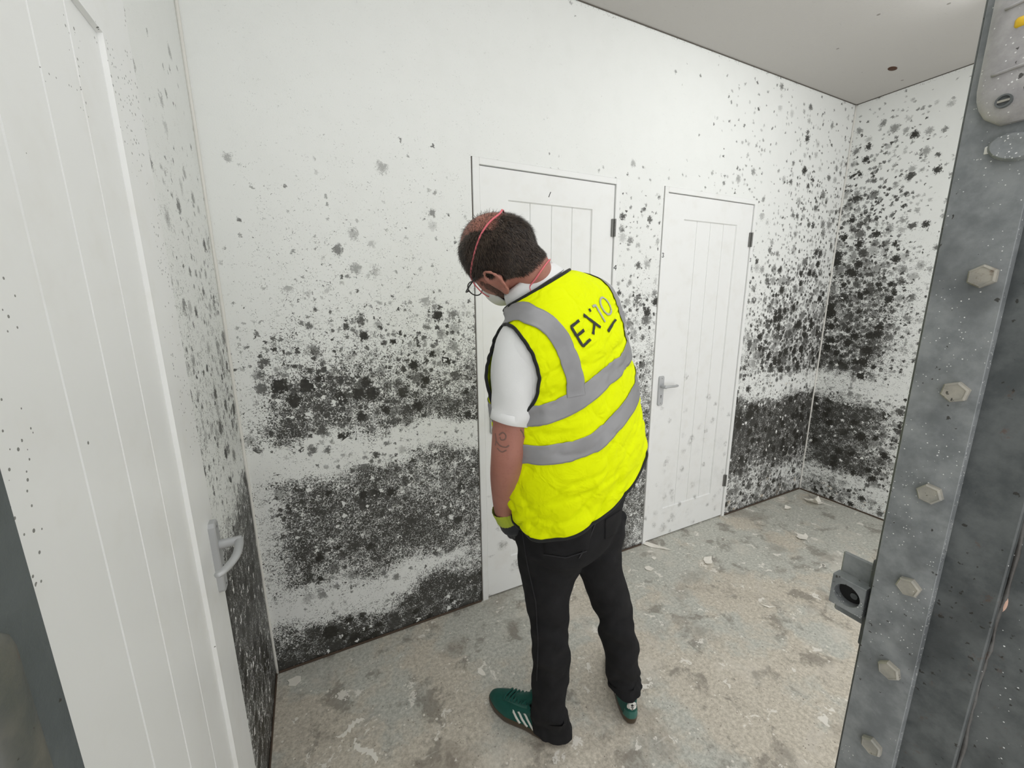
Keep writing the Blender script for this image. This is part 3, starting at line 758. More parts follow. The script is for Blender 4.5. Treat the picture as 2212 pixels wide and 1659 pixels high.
# ---------------------------------------------------------------- the man
def skin_material():
    t = NT('skin'); p = t.geo()
    n = t.noise(p, 18, 4, .6); n2 = t.noise(p, 160, 3, .6)
    c = t.mix(n, (.31, .130, .098), (.45, .205, .155)); c = t.mix(t.mapr(n2, .5, .75, 0, .25), c, (.24, .085, .07))
    t.base(c, .5, 0, .35); t.b.inputs['Subsurface Weight'].default_value = .12; t.b.inputs['Subsurface Radius'].default_value = (.01, .004, .002)
    t.bump(n2, .15, .0008); return t.m
def cloth_material(name, a, b, scale=700, rough=.85, bump=.15, big=30, sheen=.1, dist=.001):
    t = NT(name); p = t.geo(); c = t.mix(t.noise(p, big, 4, .6), a, b)
    t.base(c, rough, 0, .25); t.b.inputs['Sheen Weight'].default_value = sheen
    t.bump(t.math('ADD', t.noise(p, scale, 2, .5), t.math('MULTIPLY', t.noise(p, big, 4, .6), 2.0)), bump, dist); return t.m
def vest_material():
    t = NT('hi_vis_yellow'); p = t.geo()
    t.base(t.mix(t.noise(p, 8, 2, .5), (.74, .84, .0), (.80, .91, .0)), .7, 0, .1)
    pw = t.vmath('ADD', p, t.vmath('SCALE', t.noise(p, 9, 2, .5, color=True), scale=.15))
    n = t.node('ShaderNodeTexVoronoi', voronoi_dimensions='3D', feature='DISTANCE_TO_EDGE'); t.put(n.inputs['Vector'], pw); n.inputs['Scale'].default_value = 11
    cr = t.mapr(n.outputs['Distance'], 0, .12, 0, 1)
    h = t.math('ADD', t.math('MULTIPLY', cr, .45), t.math('ADD', t.math('MULTIPLY', t.noise(pw, 22, 3, .55), 2.2), t.math('MULTIPLY', t.noise(p, 900, 1, .5), .12)))
    t.bump(h, .5, .006); return t.m
M['skin'] = skin_material()
M['vest'] = vest_material()
def tape_material():
    t = NT('reflective_tape'); p = t.geo()
    t.base(t.mix(t.noise(p, 14, 3, .6), (.23, .23, .24), (.31, .31, .32)), .42, .15, .5)
    t.bump(t.math('ADD', t.noise(p, 26, 3, .55), t.math('MULTIPLY', t.noise(p, 1200, 1, .5), .15)), .3, .003); return t.m
M['tape'] = tape_material()
M['binding'] = cloth_material('black_binding', (.010, .011, .011), (.022, .023, .022))
M['print_black'] = simple('black_print', (.022, .024, .024), .7)
M['print_grey'] = simple('grey_print', (.42, .43, .42), .6)
M['polo'] = cloth_material('white_pique', (.72, .73, .73), (.80, .81, .81), 520, .9, .25, 14)
M['denim'] = cloth_material('black_denim', (.004, .004, .005), (.024, .024, .0265), 900, .9, .6, 13, 0.0, .006)
M['denim_seam'] = cloth_material('black_denim_seam', (.022, .022, .025), (.036, .036, .040), 900, .9, .3, 40, 0.0)
M['hair'] = simple('dark_brown_hair', (.024, .016, .012), .45, 0, .4)
M['hair2'] = simple('lighter_brown_hair', (.085, .060, .044), .45, 0, .4)
M['strap'] = simple('pink_elastic', (.72, .16, .19), .7)
M['mask'] = cloth_material('white_mask', (.72, .72, .70), (.8, .8, .78), 300)
M['glasses'] = simple('dark_glasses_frame', (.012, .012, .014), .3)
def glass_mat():
    t = NT('lens'); t.base((.95, .96, .96), .05); t.b.inputs['Transmission Weight'].default_value = 1.0; t.b.inputs['IOR'].default_value = 1.1; return t.m
M['lens'] = glass_mat()
M['eye'] = simple('eye_white', (.75, .73, .70), .3); M['iris'] = simple('iris', (.06, .045, .03), .2)
M['glove'] = cloth_material('charcoal_glove', (.018, .020, .022), (.035, .037, .04), 400)
M['cuff'] = cloth_material('lime_knit_cuff', (.30, .38, .02), (.42, .50, .05), 500)
M['suede'] = cloth_material('green_suede', (.006, .060, .047), (.014, .105, .083), 900, .9, .3, 45)
M['suede2'] = cloth_material('green_leather_heel', (.030, .115, .095), (.045, .15, .12), 600, .7, .2, 45)
M['gum'] = cloth_material('gum_sole', (.050, .034, .020), (.085, .060, .036), 300, .6, .2, 40)
M['white_leather'] = simple('white_leather', (.74, .74, .70), .5)
M['tattoo'] = simple('tattoo_ink', (.19, .105, .085), .55)

rh3 = np.array([math.cos(YAW), -math.sin(YAW), 0.]); eh3 = np.array([math.sin(YAW), math.cos(YAW), 0.])
UL = math.radians(50)
BL = -math.cos(UL)*rh3-math.sin(UL)*eh3            # towards his left
BB = math.sin(UL)*rh3-math.cos(UL)*eh3             # towards his back
BF = -BB
PBASE = np.array([.70, .99, 0.0])
man = empty('person', PBASE, 'man in a yellow high visibility vest and black jeans looking down at the wall', 'person')

# torso rings: image extent, depth, shape -> tilted ellipses in the round
RSPEC = [  # pxL, pxR, pyC, depth, d/w, tilt along L, tilt along B
    (1106, 1391, 1026, 1.205, .74, -.40, .13),
    (1092, 1388, 962, 1.185, .74, -.40, .13),
    (1076, 1374, 884, 1.155, .75, -.42, .13),
    (1062, 1354, 803, 1.125, .74, -.42, .10),
    (1056, 1343, 735, 1.095, .66, -.36, .06),
    (1068, 1329, 684, 1.070, .54, -.30, .04),
    (1096, 1300, 647, 1.052, .50, -.30, .10),
    (1092, 1250, 628, 1.036, .62, -.34, .34),
    (1104, 1198, 616, 1.022, .85, -.40, .55),
]
def fit_ring(s):
    pl, pr, py, dep, ratio, tl, tb = s
    L3 = BL+np.array([0, 0, tl]); B3 = BB+np.array([0, 0, tb])
    cx, w = (pl+pr)/2, .2
    ph = np.linspace(0, 2*np.pi, 180)
    for _ in range(40):
        C = P(cx, py, dep); q = C+w*np.cos(ph)[:, None]*L3+w*ratio*np.sin(ph)[:, None]*B3
        x = proj(q)[:, 0]; w *= (pr-pl)/(x.max()-x.min()); cx += ((pl+pr)-(x.max()+x.min()))/2*.7
    return np.r_[P(cx, py, dep), w, w*ratio, L3, B3]
RINGS = np.array([fit_ring(s) for s in RSPEC]); NR = len(RINGS)-1
def ring_at(v):
    v = np.clip(v, 0, NR); i = min(int(v), NR-1); s = v-i
    p1, p2 = RINGS[i], RINGS[i+1]; p0 = RINGS[i-1] if i else 2*p1-p2; p3 = RINGS[i+2] if i+2 <= NR else 2*p2-p1
    return .5*((2*p1)+(-p0+p2)*s+(2*p0-5*p1+4*p2-p3)*s*s+(-p0+3*p1-3*p2+p3)*s**3)
def S(phi, v, off=0.0, wr=True, n=2.25):
    R = ring_at(v); c, s = np.cos(phi), np.sin(phi)
    ce = np.sign(c)*np.abs(c)**(2/n); se = np.sign(s)*np.abs(s)**(2/n)
    w, d = R[3]+off, R[4]+off
    if wr:
        k = float(np.clip(1-(v-4.5)/2.5, .25, 1))*(.6+.4*np.clip(1.6-v, 0, 1))
        ang = np.degrees(phi) % 360; pn = ang/360*8
        # sweeping folds that run from the right hip up to the left armpit, plus hanging pleats at the hem
        a = np.sin(pn*2.3+v*2.1+2.0*fbm(pn*1.2, v*1.1, 21))
        b = fbm(pn*2.2+v*1.4, v*1.7-pn*.7, 22)-.5
        c2 = (1-np.abs(2*fbm(pn*1.5-v*1.2, v*2.0+pn*.6, 25)-1))**5
        amp = .005*a*np.clip(1.9-v, .15, 1)+.010*b-.009*c2
        w += k*amp; d += k*amp
    return R[:3]+w*ce*R[5:8]+d*se*R[8:11]
# arm path (left): from the image, hanging, forearm going forward
SHL = P(1130, 752, .985)
armL = [SHL, P(1113, 862, .995), P(1098, 985, 1.015), P(1094, 1040, 1.085), P(1090, 1104, 1.185)]
C5 = RINGS[5]
SHR = C5[:3]-C5[3]*.88*C5[5:8]+np.array([0, 0, -.03])
armR = [SHR, SHR+BF*.02+np.array([0, 0, -.14])-BL*.01, SHR+BF*.05+np.array([0, 0, -.29]), SHR+BF*.12+np.array([0, 0, -.40])+BL*.03, SHR+BF*.15+np.array([0, 0, -.50])+BL*.05]

# armholes: elliptic cylinders about the shoulder, axis along L
def armhole(side, q):
    c = (P(1128, 782, 1.0) if side > 0 else SHR+np.array([0, 0, -.035])); d = q-c
    a = nrm(RINGS[4][5:8]); upv = nrm(np.array([0, 0, 1])-a*a[2]); bk = np.cross(upv, a); bk = bk*np.sign(bk@BB)
    if (d@a)*side < -.12: return 1.0
    return math.hypot((d@bk)/.088, (d@upv)/.103)-1
VTOP = 7.42
def vest_g(phi, v):
    q = S(phi, v)
    return min(armhole(1, q), armhole(-1, q))
NU, NV = 240, 150
phis = np.linspace(0, 2*np.pi, NU, endpoint=False)
neck_v = lambda ph: VTOP-2.4*max(0, -math.sin(ph))**4     # V opening at the front
grid = np.zeros((NV, NU, 3)); G = np.zeros((NV, NU)); UVp = np.zeros((NV, NU, 2))
for j, ph in enumerate(phis):
    vt = neck_v(ph)
    for i in range(NV):
        v = vt*i/(NV-1); UVp[i, j] = ph, v; q = S(ph, v); grid[i, j] = q; G[i, j] = min(armhole(1, q), armhole(-1, q))
keep = np.zeros((NV-1, NU), bool)
for i in range(NV-1):
    for j in range(NU):
        keep[i, j] = (G[i, j]+G[i+1, j]+G[i, (j+1) % NU]+G[i+1, (j+1) % NU])/4 > 0
# snap rim vertices to the armhole curve
from collections import defaultdict
cnt = np.zeros((NV, NU), int); full = np.full((NV, NU), 4); full[0] = full[-1] = 2
for i in range(NV-1):
    for j in range(NU):
        if keep[i, j]:
            for a, b in ((i, j), (i+1, j), (i, (j+1) % NU), (i+1, (j+1) % NU)): cnt[a, b] += 1
for i in range(NV):
    for j in range(NU):
        if 0 < cnt[i, j] < full[i, j]:
            ph, v = UVp[i, j]
            for _ in range(4):
                g = vest_g(ph, v); h = 1e-3
                gp = (vest_g(ph+h, v)-g)/h; gv = (vest_g(ph, min(v+h, NR))-g)/h; dn = gp*gp+gv*gv
                if dn < 1e-9: break
                st_ = np.clip(g/dn, -.06, .06); ph -= st_*gp; v = float(np.clip(v-st_*gv, 0, NR))
            grid[i, j] = S(ph, v)
Vv = grid.reshape(-1, 3); Vf = []
for i in range(NV-1):
    for j in range(NU):
        if keep[i, j]: Vf.append((i*NU+j, i*NU+(j+1) % NU, (i+1)*NU+(j+1) % NU, (i+1)*NU+j))
used = sorted({k for q in Vf for k in q}); mp = {k: n for n, k in enumerate(used)}
Vv = Vv[used]; Vf = [tuple(mp[k] for k in q) for q in Vf]
VB = bvh_of(Vv, Vf)
vest = mobj('high_visibility_vest', Vv, Vf, M['vest'], man, label='fluorescent yellow high visibility vest')
sm = vest.modifiers.new('thick', 'SOLIDIFY'); sm.thickness = .0015; sm.offset = -1
# rim loops -> black binding
ed = defaultdict(int)
for q in Vf:
    for a, b in zip(q, q[1:]+q[:1]): ed[(min(a, b), max(a, b))] += 1
adj = defaultdict(list)
for (a, b), c in ed.items():
    if c == 1: adj[a].append(b); adj[b].append(a)
seen = set(); loops = []
for s0 in list(adj):
    if s0 in seen: continue
    lp_, cur, prev = [s0], s0, None; seen.add(s0)
    while True:
        nx = [k for k in adj[cur] if k != prev and k not in seen]
        if not nx: break
        prev, cur = cur, nx[0]; seen.add(cur); lp_.append(cur)
    if len(lp_) > 30: loops.append(lp_)
for lp_ in loops:
    pts = Vv[lp_]
    for _ in range(3): pts = .5*pts+.25*(np.roll(pts, 1, 0)+np.roll(pts, -1, 0))
    v, f = tube(pts, .0043, 8, closed=True); mobj('binding', v, f, M['binding'], vest, label='black edge binding')
out_t = lambda p: p-(RINGS[3][:3]*0+np.array([*(RINGS[3][:2]), p[2]]))
# reflective tapes: two round the body, one over each shoulder
def find_uv(px, py):
    best, bv = 1e9, None
    for i in range(0, NV, 2):
        pr_ = proj(grid[i]); dd = (pr_[:, 0]-px)**2+(pr_[:, 1]-py)**2
        dd = dd+1e6*((phis > math.radians(170)) & (phis < math.radians(335)))
        j = int(dd.argmin())
        if dd[j] < best: best, bv = dd[j], (UVp[i, j, 0] if UVp[i, j, 0] < 3.6 else UVp[i, j, 0]-2*np.pi, UVp[i, j, 1])
    return bv
def bandpath(pxs):
    """a level tape round the body through image points on its visible side"""
    uvs = sorted(find_uv(*q) for q in pxs)
    ph = np.linspace(0, 2*np.pi, 160, endpoint=False)
    us = np.array([u for u, _ in uvs]); vs2 = np.array([q for _, q in uvs])
    ue = np.r_[us[-1]-2*np.pi, us, us[0]+2*np.pi]; ve = np.r_[vs2[-1], vs2, vs2[0]]
    return [S(a, np.interp(a if a < us[0]+2*np.pi else a-2*np.pi, ue, ve) if a <= us[-1] else np.interp(a, ue, ve)) for a in ph]
T2 = bandpath([(1140, 985), (1190, 986), (1240, 976), (1285, 952), (1325, 918), (1365, 868)])
T1 = bandpath([(1165, 892), (1200, 887), (1240, 868), (1280, 843), (1310, 815), (1342, 785)])
for tp in (T2, T1):
    v, f = strip(VB, np.array(tp), .050, .0026, 12, closed=True, outfn=out_t); mobj('reflective_tape', v, f, M['tape'], vest, label='silver grey reflective tape')
vp = [find_uv(*q) for q in [(1128, 674), (1148, 683), (1180, 700), (1207, 727), (1224, 765), (1236, 810), (1246, 858)]]
front = [(vp[0][0]-.30, vp[0][1]+.10), (vp[0][0]-.75, vp[0][1]-.25), (vp[0][0]-1.1, 5.3), (vp[0][0]-1.3, 3.6)]
path_uv = catmull(front[::-1]+vp, 70)
for mir in (0, 1):
    pth = [S(math.pi-a if mir else a, b) for a, b in path_uv]
    v, f = strip(VB, resample(pth, .010), .048, .0036, 12, outfn=lambda p: p-RINGS[4][:3]); mobj('reflective_tape', v, f, M['tape'], vest, label='silver grey reflective tape')
# printed wordmark on the back
def zp(x, y): return (940+x/4.148, 420+y/4.148)
def printmark(strokes, width, mat, name):
    parts = []
    for st_ in strokes:
        pix = resample([zp(*q) for q in st_], 4.0); pth = [camhit(VB, *q) for q in pix]
        parts.append(strip(VB, pth, width, .0022, 3, outfn=lambda p: CAM-p, thick=.0006))
    v, f = merge(parts); mobj(name, v, f, mat, vest)
W_ = .0075
printmark([[(1285, 1133), (1215, 1188), (1320, 1362), (1388, 1300)], [(1266, 1268), (1330, 1216)]], W_, M['print_black'], 'printed_letter_e')
printmark([[(1325, 1080), (1480, 1195)], [(1424, 1152), (1412, 1255)]], W_, M['print_black'], 'printed_letter_x')
printmark([[(1376, 1027), (1390, 1052)]], W_*.9, M['print_black'], 'printed_apostrophe')
printmark([[(1408, 1008), (1432, 992), (1520, 1146)]], W_*.8, M['print_grey'], 'printed_digit_one')
el = []
for q in np.linspace(0, 2*np.pi, 25):
    a, b = 36*math.cos(q), 84*math.sin(q); th = math.radians(-27); el.append((1524+a*math.cos(th)-b*math.sin(th), 1002+a*math.sin(th)+b*math.cos(th)))
printmark([el], W_*.8, M['print_grey'], 'printed_digit_zero')
printmark([[(1545, 1228), (1613, 1120)]], W_*1.2, M['print_black'], 'printed_underscore')

# polo shirt: torso under the vest, sleeve, collar
NU2 = 96; ph2 = np.linspace(0, 2*np.pi, NU2, endpoint=False)
torso = [[S(a, v, -.020 if v < 3.2 else -.011, False) for a in ph2] for v in np.linspace(1.3, 8.0, 60)]
def sleeve(arm, rad, hem_flat=True):
    c = catmull(np.c_[np.array(arm), np.array(rad)], 26); path, rr = c[:, :3], c[:, 3]
    t, N, B = frames(path); m = 40; a = np.linspace(0, 2*np.pi, m, endpoint=False); R = []
    for i in range(len(path)):
        fold = 1+.035*np.sin(3*a+i*.45)*(i/26)+.03*np.sin(5*a-i*.6+1)*(i/26)
        R.append(path[i]+rr[i]*fold[:, None]*(np.cos(a)[:, None]*N[i]+np.sin(a)[:, None]*B[i]))
    return R, path, t, N, B, rr, m
sl = P(1106, 912, 1.0)
Rs, path, t_, N_, B_, rr, m_ = sleeve([P(1150, 712, 1.03), P(1136, 752, .99), P(1124, 820, .988), P(1112, 880, .992), P(1106, 908, .996)], [.060, .074, .069, .0565, .0525])
Rin = [Rs[-1]*.0+(path[-1]+(np.array(Rs[-1])-path[-1])*.93)]+[path[k]+(np.array(Rs[k])-path[k])*.93 for k in range(len(path)-2, 4, -1)]
sl_v, sl_f = loft(list(Rs)+Rin, cap=False)
armRs = [SHR+BL*.03, SHR, SHR*.6+np.array(armR[1])*.4, np.array(armR[1]), SHR*.05+np.array(armR[1])*.75+np.array(armR[2])*.2]
RsR, *_ = sleeve(armRs, [.06, .072, .066, .060, .055])
tor_v, tor_f = loft(torso)
pv, pf = merge([(tor_v, tor_f), (sl_v, sl_f), loft(RsR)])
polo = mobj('polo_shirt', pv, pf, M['polo'], man, label='white short sleeved polo shirt')
# sleeve rib
k0 = len(path)-1
ribR = []
for s, rsc in ((-.022, 1.012), (-.021, 1.03), (.001, 1.03), (.002, 1.0), (-.001, .93)):
    ribR.append(path[-1]+t_[-1]*s+(np.array(Rs[-1])-path[-1])*rsc)
v, f = loft(ribR, cap=False); mobj('sleeve_rib', v, f, M['polo'], polo)
# collar
cr = []
R8 = RINGS[8]; R7 = RINGS[7]
neck_axis = nrm(P(1112, 566, 1.0)-R8[:3])
def neckring(c, w, d, n=64, a0=0.0): return [c+w*math.cos(q)*R8[5:8]+d*math.sin(q)*R8[8:11] for q in np.linspace(0, 2*np.pi, n, endpoint=False)]
cc = R8[:3]
for h_, sc_ in ((-.022, 1.10), (.004, 1.08), (.016, 1.05), (.018, 1.0), (.006, .97), (-.022, 1.0)):
    cr.append(neckring(cc+neck_axis*h_, R8[3]*sc_, R8[4]*sc_))
v, f = loft(cr, cap=False); mobj('collar', v, f, M['polo'], polo)
fold_c = []
for h_, sc_ in ((.017, 1.03), (.021, 1.08), (.014, 1.15), (-.012, 1.30), (-.014, 1.27), (.006, 1.12)):
    fold_c.append(neckring(cc+neck_axis*h_, R8[3]*sc_, R8[4]*sc_))
v, f = loft(fold_c, cap=False); mobj('collar_fold', v, f, M['polo'], polo)

# ---- head (own frame: f forward, l left, u up)
HC = P(1082, 556, 1.0)
hF = nrm(-.50*rt-.32*up+.80*fw); hU0 = -.70*rt+.66*up-.25*fw
hU = nrm(hU0-hF*(hU0@hF)); hL = np.cross(hU, hF)
def hl(f_, l_, u_): return HC+f_*hF+l_*hL+u_*hU
def head_pt(th, phh):
    """th: polar from up; phh: azimuth, 0 = front, 90 = left"""
    x, y, z = math.sin(th)*math.cos(phh), math.sin(th)*math.sin(phh), math.cos(th)
    f_, l_, u_ = x*.100, y*.079, z*.112
    if x < 0: f_ *= 1.04-.10*max(0, -z)
    if z > 0: u_ *= .97
    if z < 0:
        jaw = min(1, -z*1.25)
        l_ *= 1-.30*jaw*jaw
        if x > 0: f_ += .010*jaw
        else: f_ += .030*jaw*(-x)
        u_ *= 1.06
    if x > .2 and z < .35:                       # flatter face
        f_ = f_*.97
    # brow, sockets, nose, lips, chin
    g = lambda a, b, s1, s2: math.exp(-((l_-a)/s1)**2-((u_-b)/s2)**2)*(1 if x > 0 else 0)
    f_ += .006*g(0, .030, .045, .010)-.011*(g(.031, .006, .014, .012)+g(-.031, .006, .014, .012))
    f_ += .026*g(0, -.022, .009, .012)+.013*g(0, 0, .008, .018)+.006*(g(.009, -.026, .006, .006)+g(-.009, -.026, .006, .006))
    f_ += .007*g(0, -.050, .020, .006)+.006*g(0, -.060, .018, .006)+.012*g(0, -.092, .022, .016)-.004*g(0, -.074, .022, .007)
    f_ += .004*(g(.042, -.018, .016, .018)+g(-.042, -.018, .016, .018))
    return hl(f_, l_, u_)
hr = [[head_pt(th, a) for a in np.linspace(0, 2*np.pi, 72, endpoint=False)] for th in np.linspace(.03, np.pi-.03, 64)]
head_v, head_f = loft(hr)
def ear(side):
    parts = []
    path_ = [(.012, -.002, -.026), (.005, .012, -.004), (.004, .018, .014), (-.008, .022, .030), (-.022, .024, .026), (-.029, .024, .008), (-.024, .020, -.012), (-.010, .012, -.030), (.004, .006, -.033), (.010, .0, -.024)]
    e0 = (-.006, .071, -.030); path_ = [(a*1.22, b*(1.05 if side > 0 else .6), c*1.08) for a, b, c in path_]
    pts = [hl(e0[0]+a, side*(e0[1]+b), e0[2]+c) for a, b, c in path_]
    parts.append(tube(catmull(pts, 40), .0046, 8))
    bowl = [hl(e0[0]-.010+a, side*(e0[1]+.003+b), e0[2]+c) for a, b, c in ((.016, -.004, 0), (0, .004, 0), (-.014, .012, .002))]
    parts.append(limb(bowl, [.012, .016, .010], 8, 14)); parts.append(limb([hl(e0[0]-.004, side*(e0[1]+.004), e0[2]-.02), hl(e0[0]-.004, side*(e0[1]+.008), e0[2]-.03)], [.010, .0095], 5, 12))
    return parts
neck_v_, neck_f_ = limb([hl(-.028, 0, -.020), hl(-.034, 0, -.075), R8[:3]+neck_axis*.005, R8[:3]-neck_axis*.06], [.054, .052, .054, .070], 16, 28)
core = [[S(a, v, -.022, False) for a in ph2[::3]] for v in np.linspace(.3, 7.9, 40)]
handL_dir = nrm(P(1128, 1180, 1.27)-armL[-1])
skinL = limb(armL+[armL[-1]+handL_dir*.05], [.056, .051, .0435, .0425, .0295, .028], 44, 28)
skinR = limb(armR+[armR[-1]+nrm(armR[-1]-armR[-2])*.05], [.056, .050, .043, .042, .029, .028], 40, 24)
# ---- legs (image silhouettes at known depth)
def leg(spec):
    pts, rad = [], []
    for (y, a, b, dep) in spec: pts.append(P((a+b)/2, y, dep)); rad.append((b-a)/2*dep/F_PX)
    return np.array(pts), np.array(rad)
LLs = [(1125, 1116, 1262, 1.225), (1180, 1117, 1256, 1.245), (1230, 1122, 1246, 1.268), (1290, 1133, 1234, 1.290), (1345, 1143, 1231, 1.312), (1400, 1145, 1231, 1.336), (1450, 1148, 1229, 1.357), (1500, 1147, 1225, 1.378), (1540, 1150, 1225, 1.395)]
RLs = [(1110, 1225, 1350, 1.275), (1160, 1228, 1346, 1.292), (1220, 1248, 1344, 1.318), (1290, 1276, 1360, 1.352), (1345, 1292, 1371, 1.382), (1400, 1303, 1380, 1.412), (1445, 1309, 1380, 1.436), (1470, 1313, 1384, 1.448)]
LLp, LLr = leg(LLs); RLp, RLr = leg(RLs)
parts = []
def legloft(pts, rad, seed, cuff):
    c = catmull(np.c_[pts, rad], 90); path_, rr_ = c[:, :3], c[:, 3]; t, N, B = frames(path_); m = 48; a = np.linspace(0, 2*np.pi, m, endpoint=False); R = []
    for i in range(90):
        s = i/89
        # diagonal drag folds, stronger at knee and above the cuff
        amp = 1.35*(.006+.006*math.exp(-((s-.55)/.16)**2)+.009*math.exp(-((s-.95)/.10)**2)+.004*math.exp(-((s-.12)/.12)**2))
        ca, sa = np.cos(a), np.sin(a)
        dsp = amp*(2*fbm(3+1.3*ca+seed*5+.8*s, s*15+1.6*sa+.9*ca, 31, 2)-1)+.35*amp*(2*fbm(9+2.4*sa+seed, s*30+2.5*ca, 33, 2)-1)
        R.append(path_[i]+(rr_[i]+dsp)[:, None]*(np.cos(a)[:, None]*N[i]+np.sin(a)[:, None]*B[i]))
    return R
RL1 = legloft(LLp, LLr, 1.0, 0); RL2 = legloft(RLp, RLr, 2.7, 0)
R0 = RINGS[0]
pel = []
for v_, off, dz in ((1.1, -.03, 0), (.55, -.022, 0), (.1, -.018, 0)):
    pel.append([S(a, v_, off, False) for a in ph2])
pc = P(1236, 1120, 1.245); hw = .178
for (pxc, py, dep, w_, d_) in ((1240, 1085, 1.235, .182, .138), (1237, 1120, 1.250, .174, .134), (1236, 1155, 1.264, .158, .118), (1236, 1182, 1.276, .118, .085)):
    C = P(pxc, py, dep); Lh = BL+np.array([0, 0, -.12]); pel.append([C+w_*math.cos(a)*Lh+d_*math.sin(a)*BB for a in ph2])
tv, tf = remesh([loft(pel), loft(RL1), loft(RL2)], .0065, 11, .5)
trousers = mobj('jeans', tv, tf, M['denim'], man, label='faded black straight leg jeans')
TB = bvh_of(tv, tf)
def seam(pix, width, name, mat='denim_seam', off=.0022, nac=4):
    pth = resample(pix, 4.0); p3 = [camhit(TB, *q) for q in pth]
    v, f = strip(TB, p3, width, off, nac, outfn=lambda p: CAM-p); return mobj(name, v, f, M[mat], trousers)
def patch(corners, name, off=.0026):
    """four image corners -> a cloth patch lying on the jeans"""
    n = 14; A = np.array(corners, float); pts = np.zeros((n, n, 3)); low = np.zeros((n, n, 3))
    for i in range(n):
        for j in range(n):
            s, t2 = i/(n-1), j/(n-1); q = (A[0]*(1-t2)+A[1]*t2)*(1-s)+(A[3]*(1-t2)+A[2]*t2)*s
            h_ = camhit(TB, *q); l, nn = surf(TB, h_, 0, CAM-h_); pts[i, j] = l+nn*off; low[i, j] = l-nn*.002
    v = np.concatenate([pts.reshape(-1, 3), low.reshape(-1, 3)]); f = [q[::-1] for q in grid_faces(n, n)]
    rim = [j for j in range(n)]+[i*n+n-1 for i in range(1, n)]+[(n-1)*n+j for j in range(n-2, -1, -1)]+[i*n for i in range(n-2, 0, -1)]
    o_ = n*n; f += [(rim[k], rim[(k+1) % len(rim)], o_+rim[(k+1) % len(rim)], o_+rim[k]) for k in range(len(rim))]
    mobj(name, v, f, M['denim'], trousers)
patch([(1166, 1128), (1279, 1130), (1270, 1188), (1178, 1196)], 'back_pocket')
seam([(1166, 1128), (1200, 1136), (1240, 1137), (1279, 1130)], .006, 'pocket_hem', off=.0042)
seam([(1176, 1196), (1222, 1203), (1266, 1189)], .004, 'pocket_stitching', off=.0038)
patch([(1307, 1122), (1341, 1100), (1338, 1148), (1306, 1164)], 'back_pocket')
seam([(1296, 1098), (1285, 1130), (1268, 1175), (1250, 1205)], .005, 'seat_seam')
seam([(1127, 1135), (1140, 1220), (1158, 1300), (1163, 1390), (1160, 1470)], .004, 'side_seam')
# cuffs: open hems round the shoes
for R_, nm in ((RL1, 1), (RL2, 2)):
    e = np.array(R_[-1]); c = e.mean(0); t0 = nrm(c-np.array(R_[-4]).mean(0))
    k1, k2_, fl = ((.024, .042, 1.03) if nm == 1 else (.004, .012, 1.02))
    rr2 = [np.array(R_[-6])*1.0, c+(e-c)*1.01, c+(e-c)*fl+t0*k1+BB*.004, c+(e-c)*(fl+.01)+t0*k2_+BB*.006, c+(e-c)*.97+t0*k2_+BB*.006, c+(e-c)*.93]
    rr3 = []
    for k2, ring in enumerate(rr2):
        a = np.linspace(0, 2*np.pi, len(ring), endpoint=False); cm = ring.mean(0)
        # the hem is cut lower at the heel
        drop = np.array([[0, 0, (-.018 if nm == 1 else -.006)*max(0, nrm(p-cm)@BB)] for p in ring]) if 2 <= k2 <= 4 else 0
        rr3.append(cm+(ring-cm)*(1+.05*np.sin(3*a+k2+nm))[:, None]+drop)
    v, f = loft([r_ for r_ in catmull(np.array(rr3).reshape(len(rr3), -1), 24).reshape(24, -1, 3)], cap=False)
    mobj('hem_cuff', v, f, M['denim'], trousers)
# body: one continuous surface from head to ankles, inside the clothes
legc = []
for pts, rad in ((LLp, LLr), (RLp, RLr)): legc.append(limb(list(pts), list(np.minimum(rad*.72, .075)), 40, 20))
pelc = [[c_+(np.array(q)-c_)*.86 for q in ring] for ring in pel for c_ in [np.mean(ring, 0)]]
bv, bf = remesh([(head_v, head_f), (neck_v_, neck_f_), loft(core), skinL, skinR, loft(pelc)]+legc+ear(1)+ear(-1), .0050, 3, .5)
body = mobj('body', bv, bf, M['skin'], man, label='bare forearm, neck and balding head')
HB = bvh_of(bv, bf)
# eyes
for s in (1, -1):
    c = hl(.0715, s*.031, .005); a = np.linspace(.05, np.pi-.05, 10)
    v, f = loft([[c+.0115*(math.cos(t)*hF+math.sin(t)*(math.cos(q)*hL+math.sin(q)*hU)) for q in np.linspace(0, 2*np.pi, 16, endpoint=False)] for t in a]); ey = mobj('eye', v, f, M['eye'], man)
    v, f = loft([[c+.0119*(math.cos(t)*hF+math.sin(t)*(math.cos(q)*hL+math.sin(q)*hU)) for q in np.linspace(0, 2*np.pi, 16, endpoint=False)] for t in (.02, .25, .48)]); mobj('iris', v, f, M['iris'], ey)
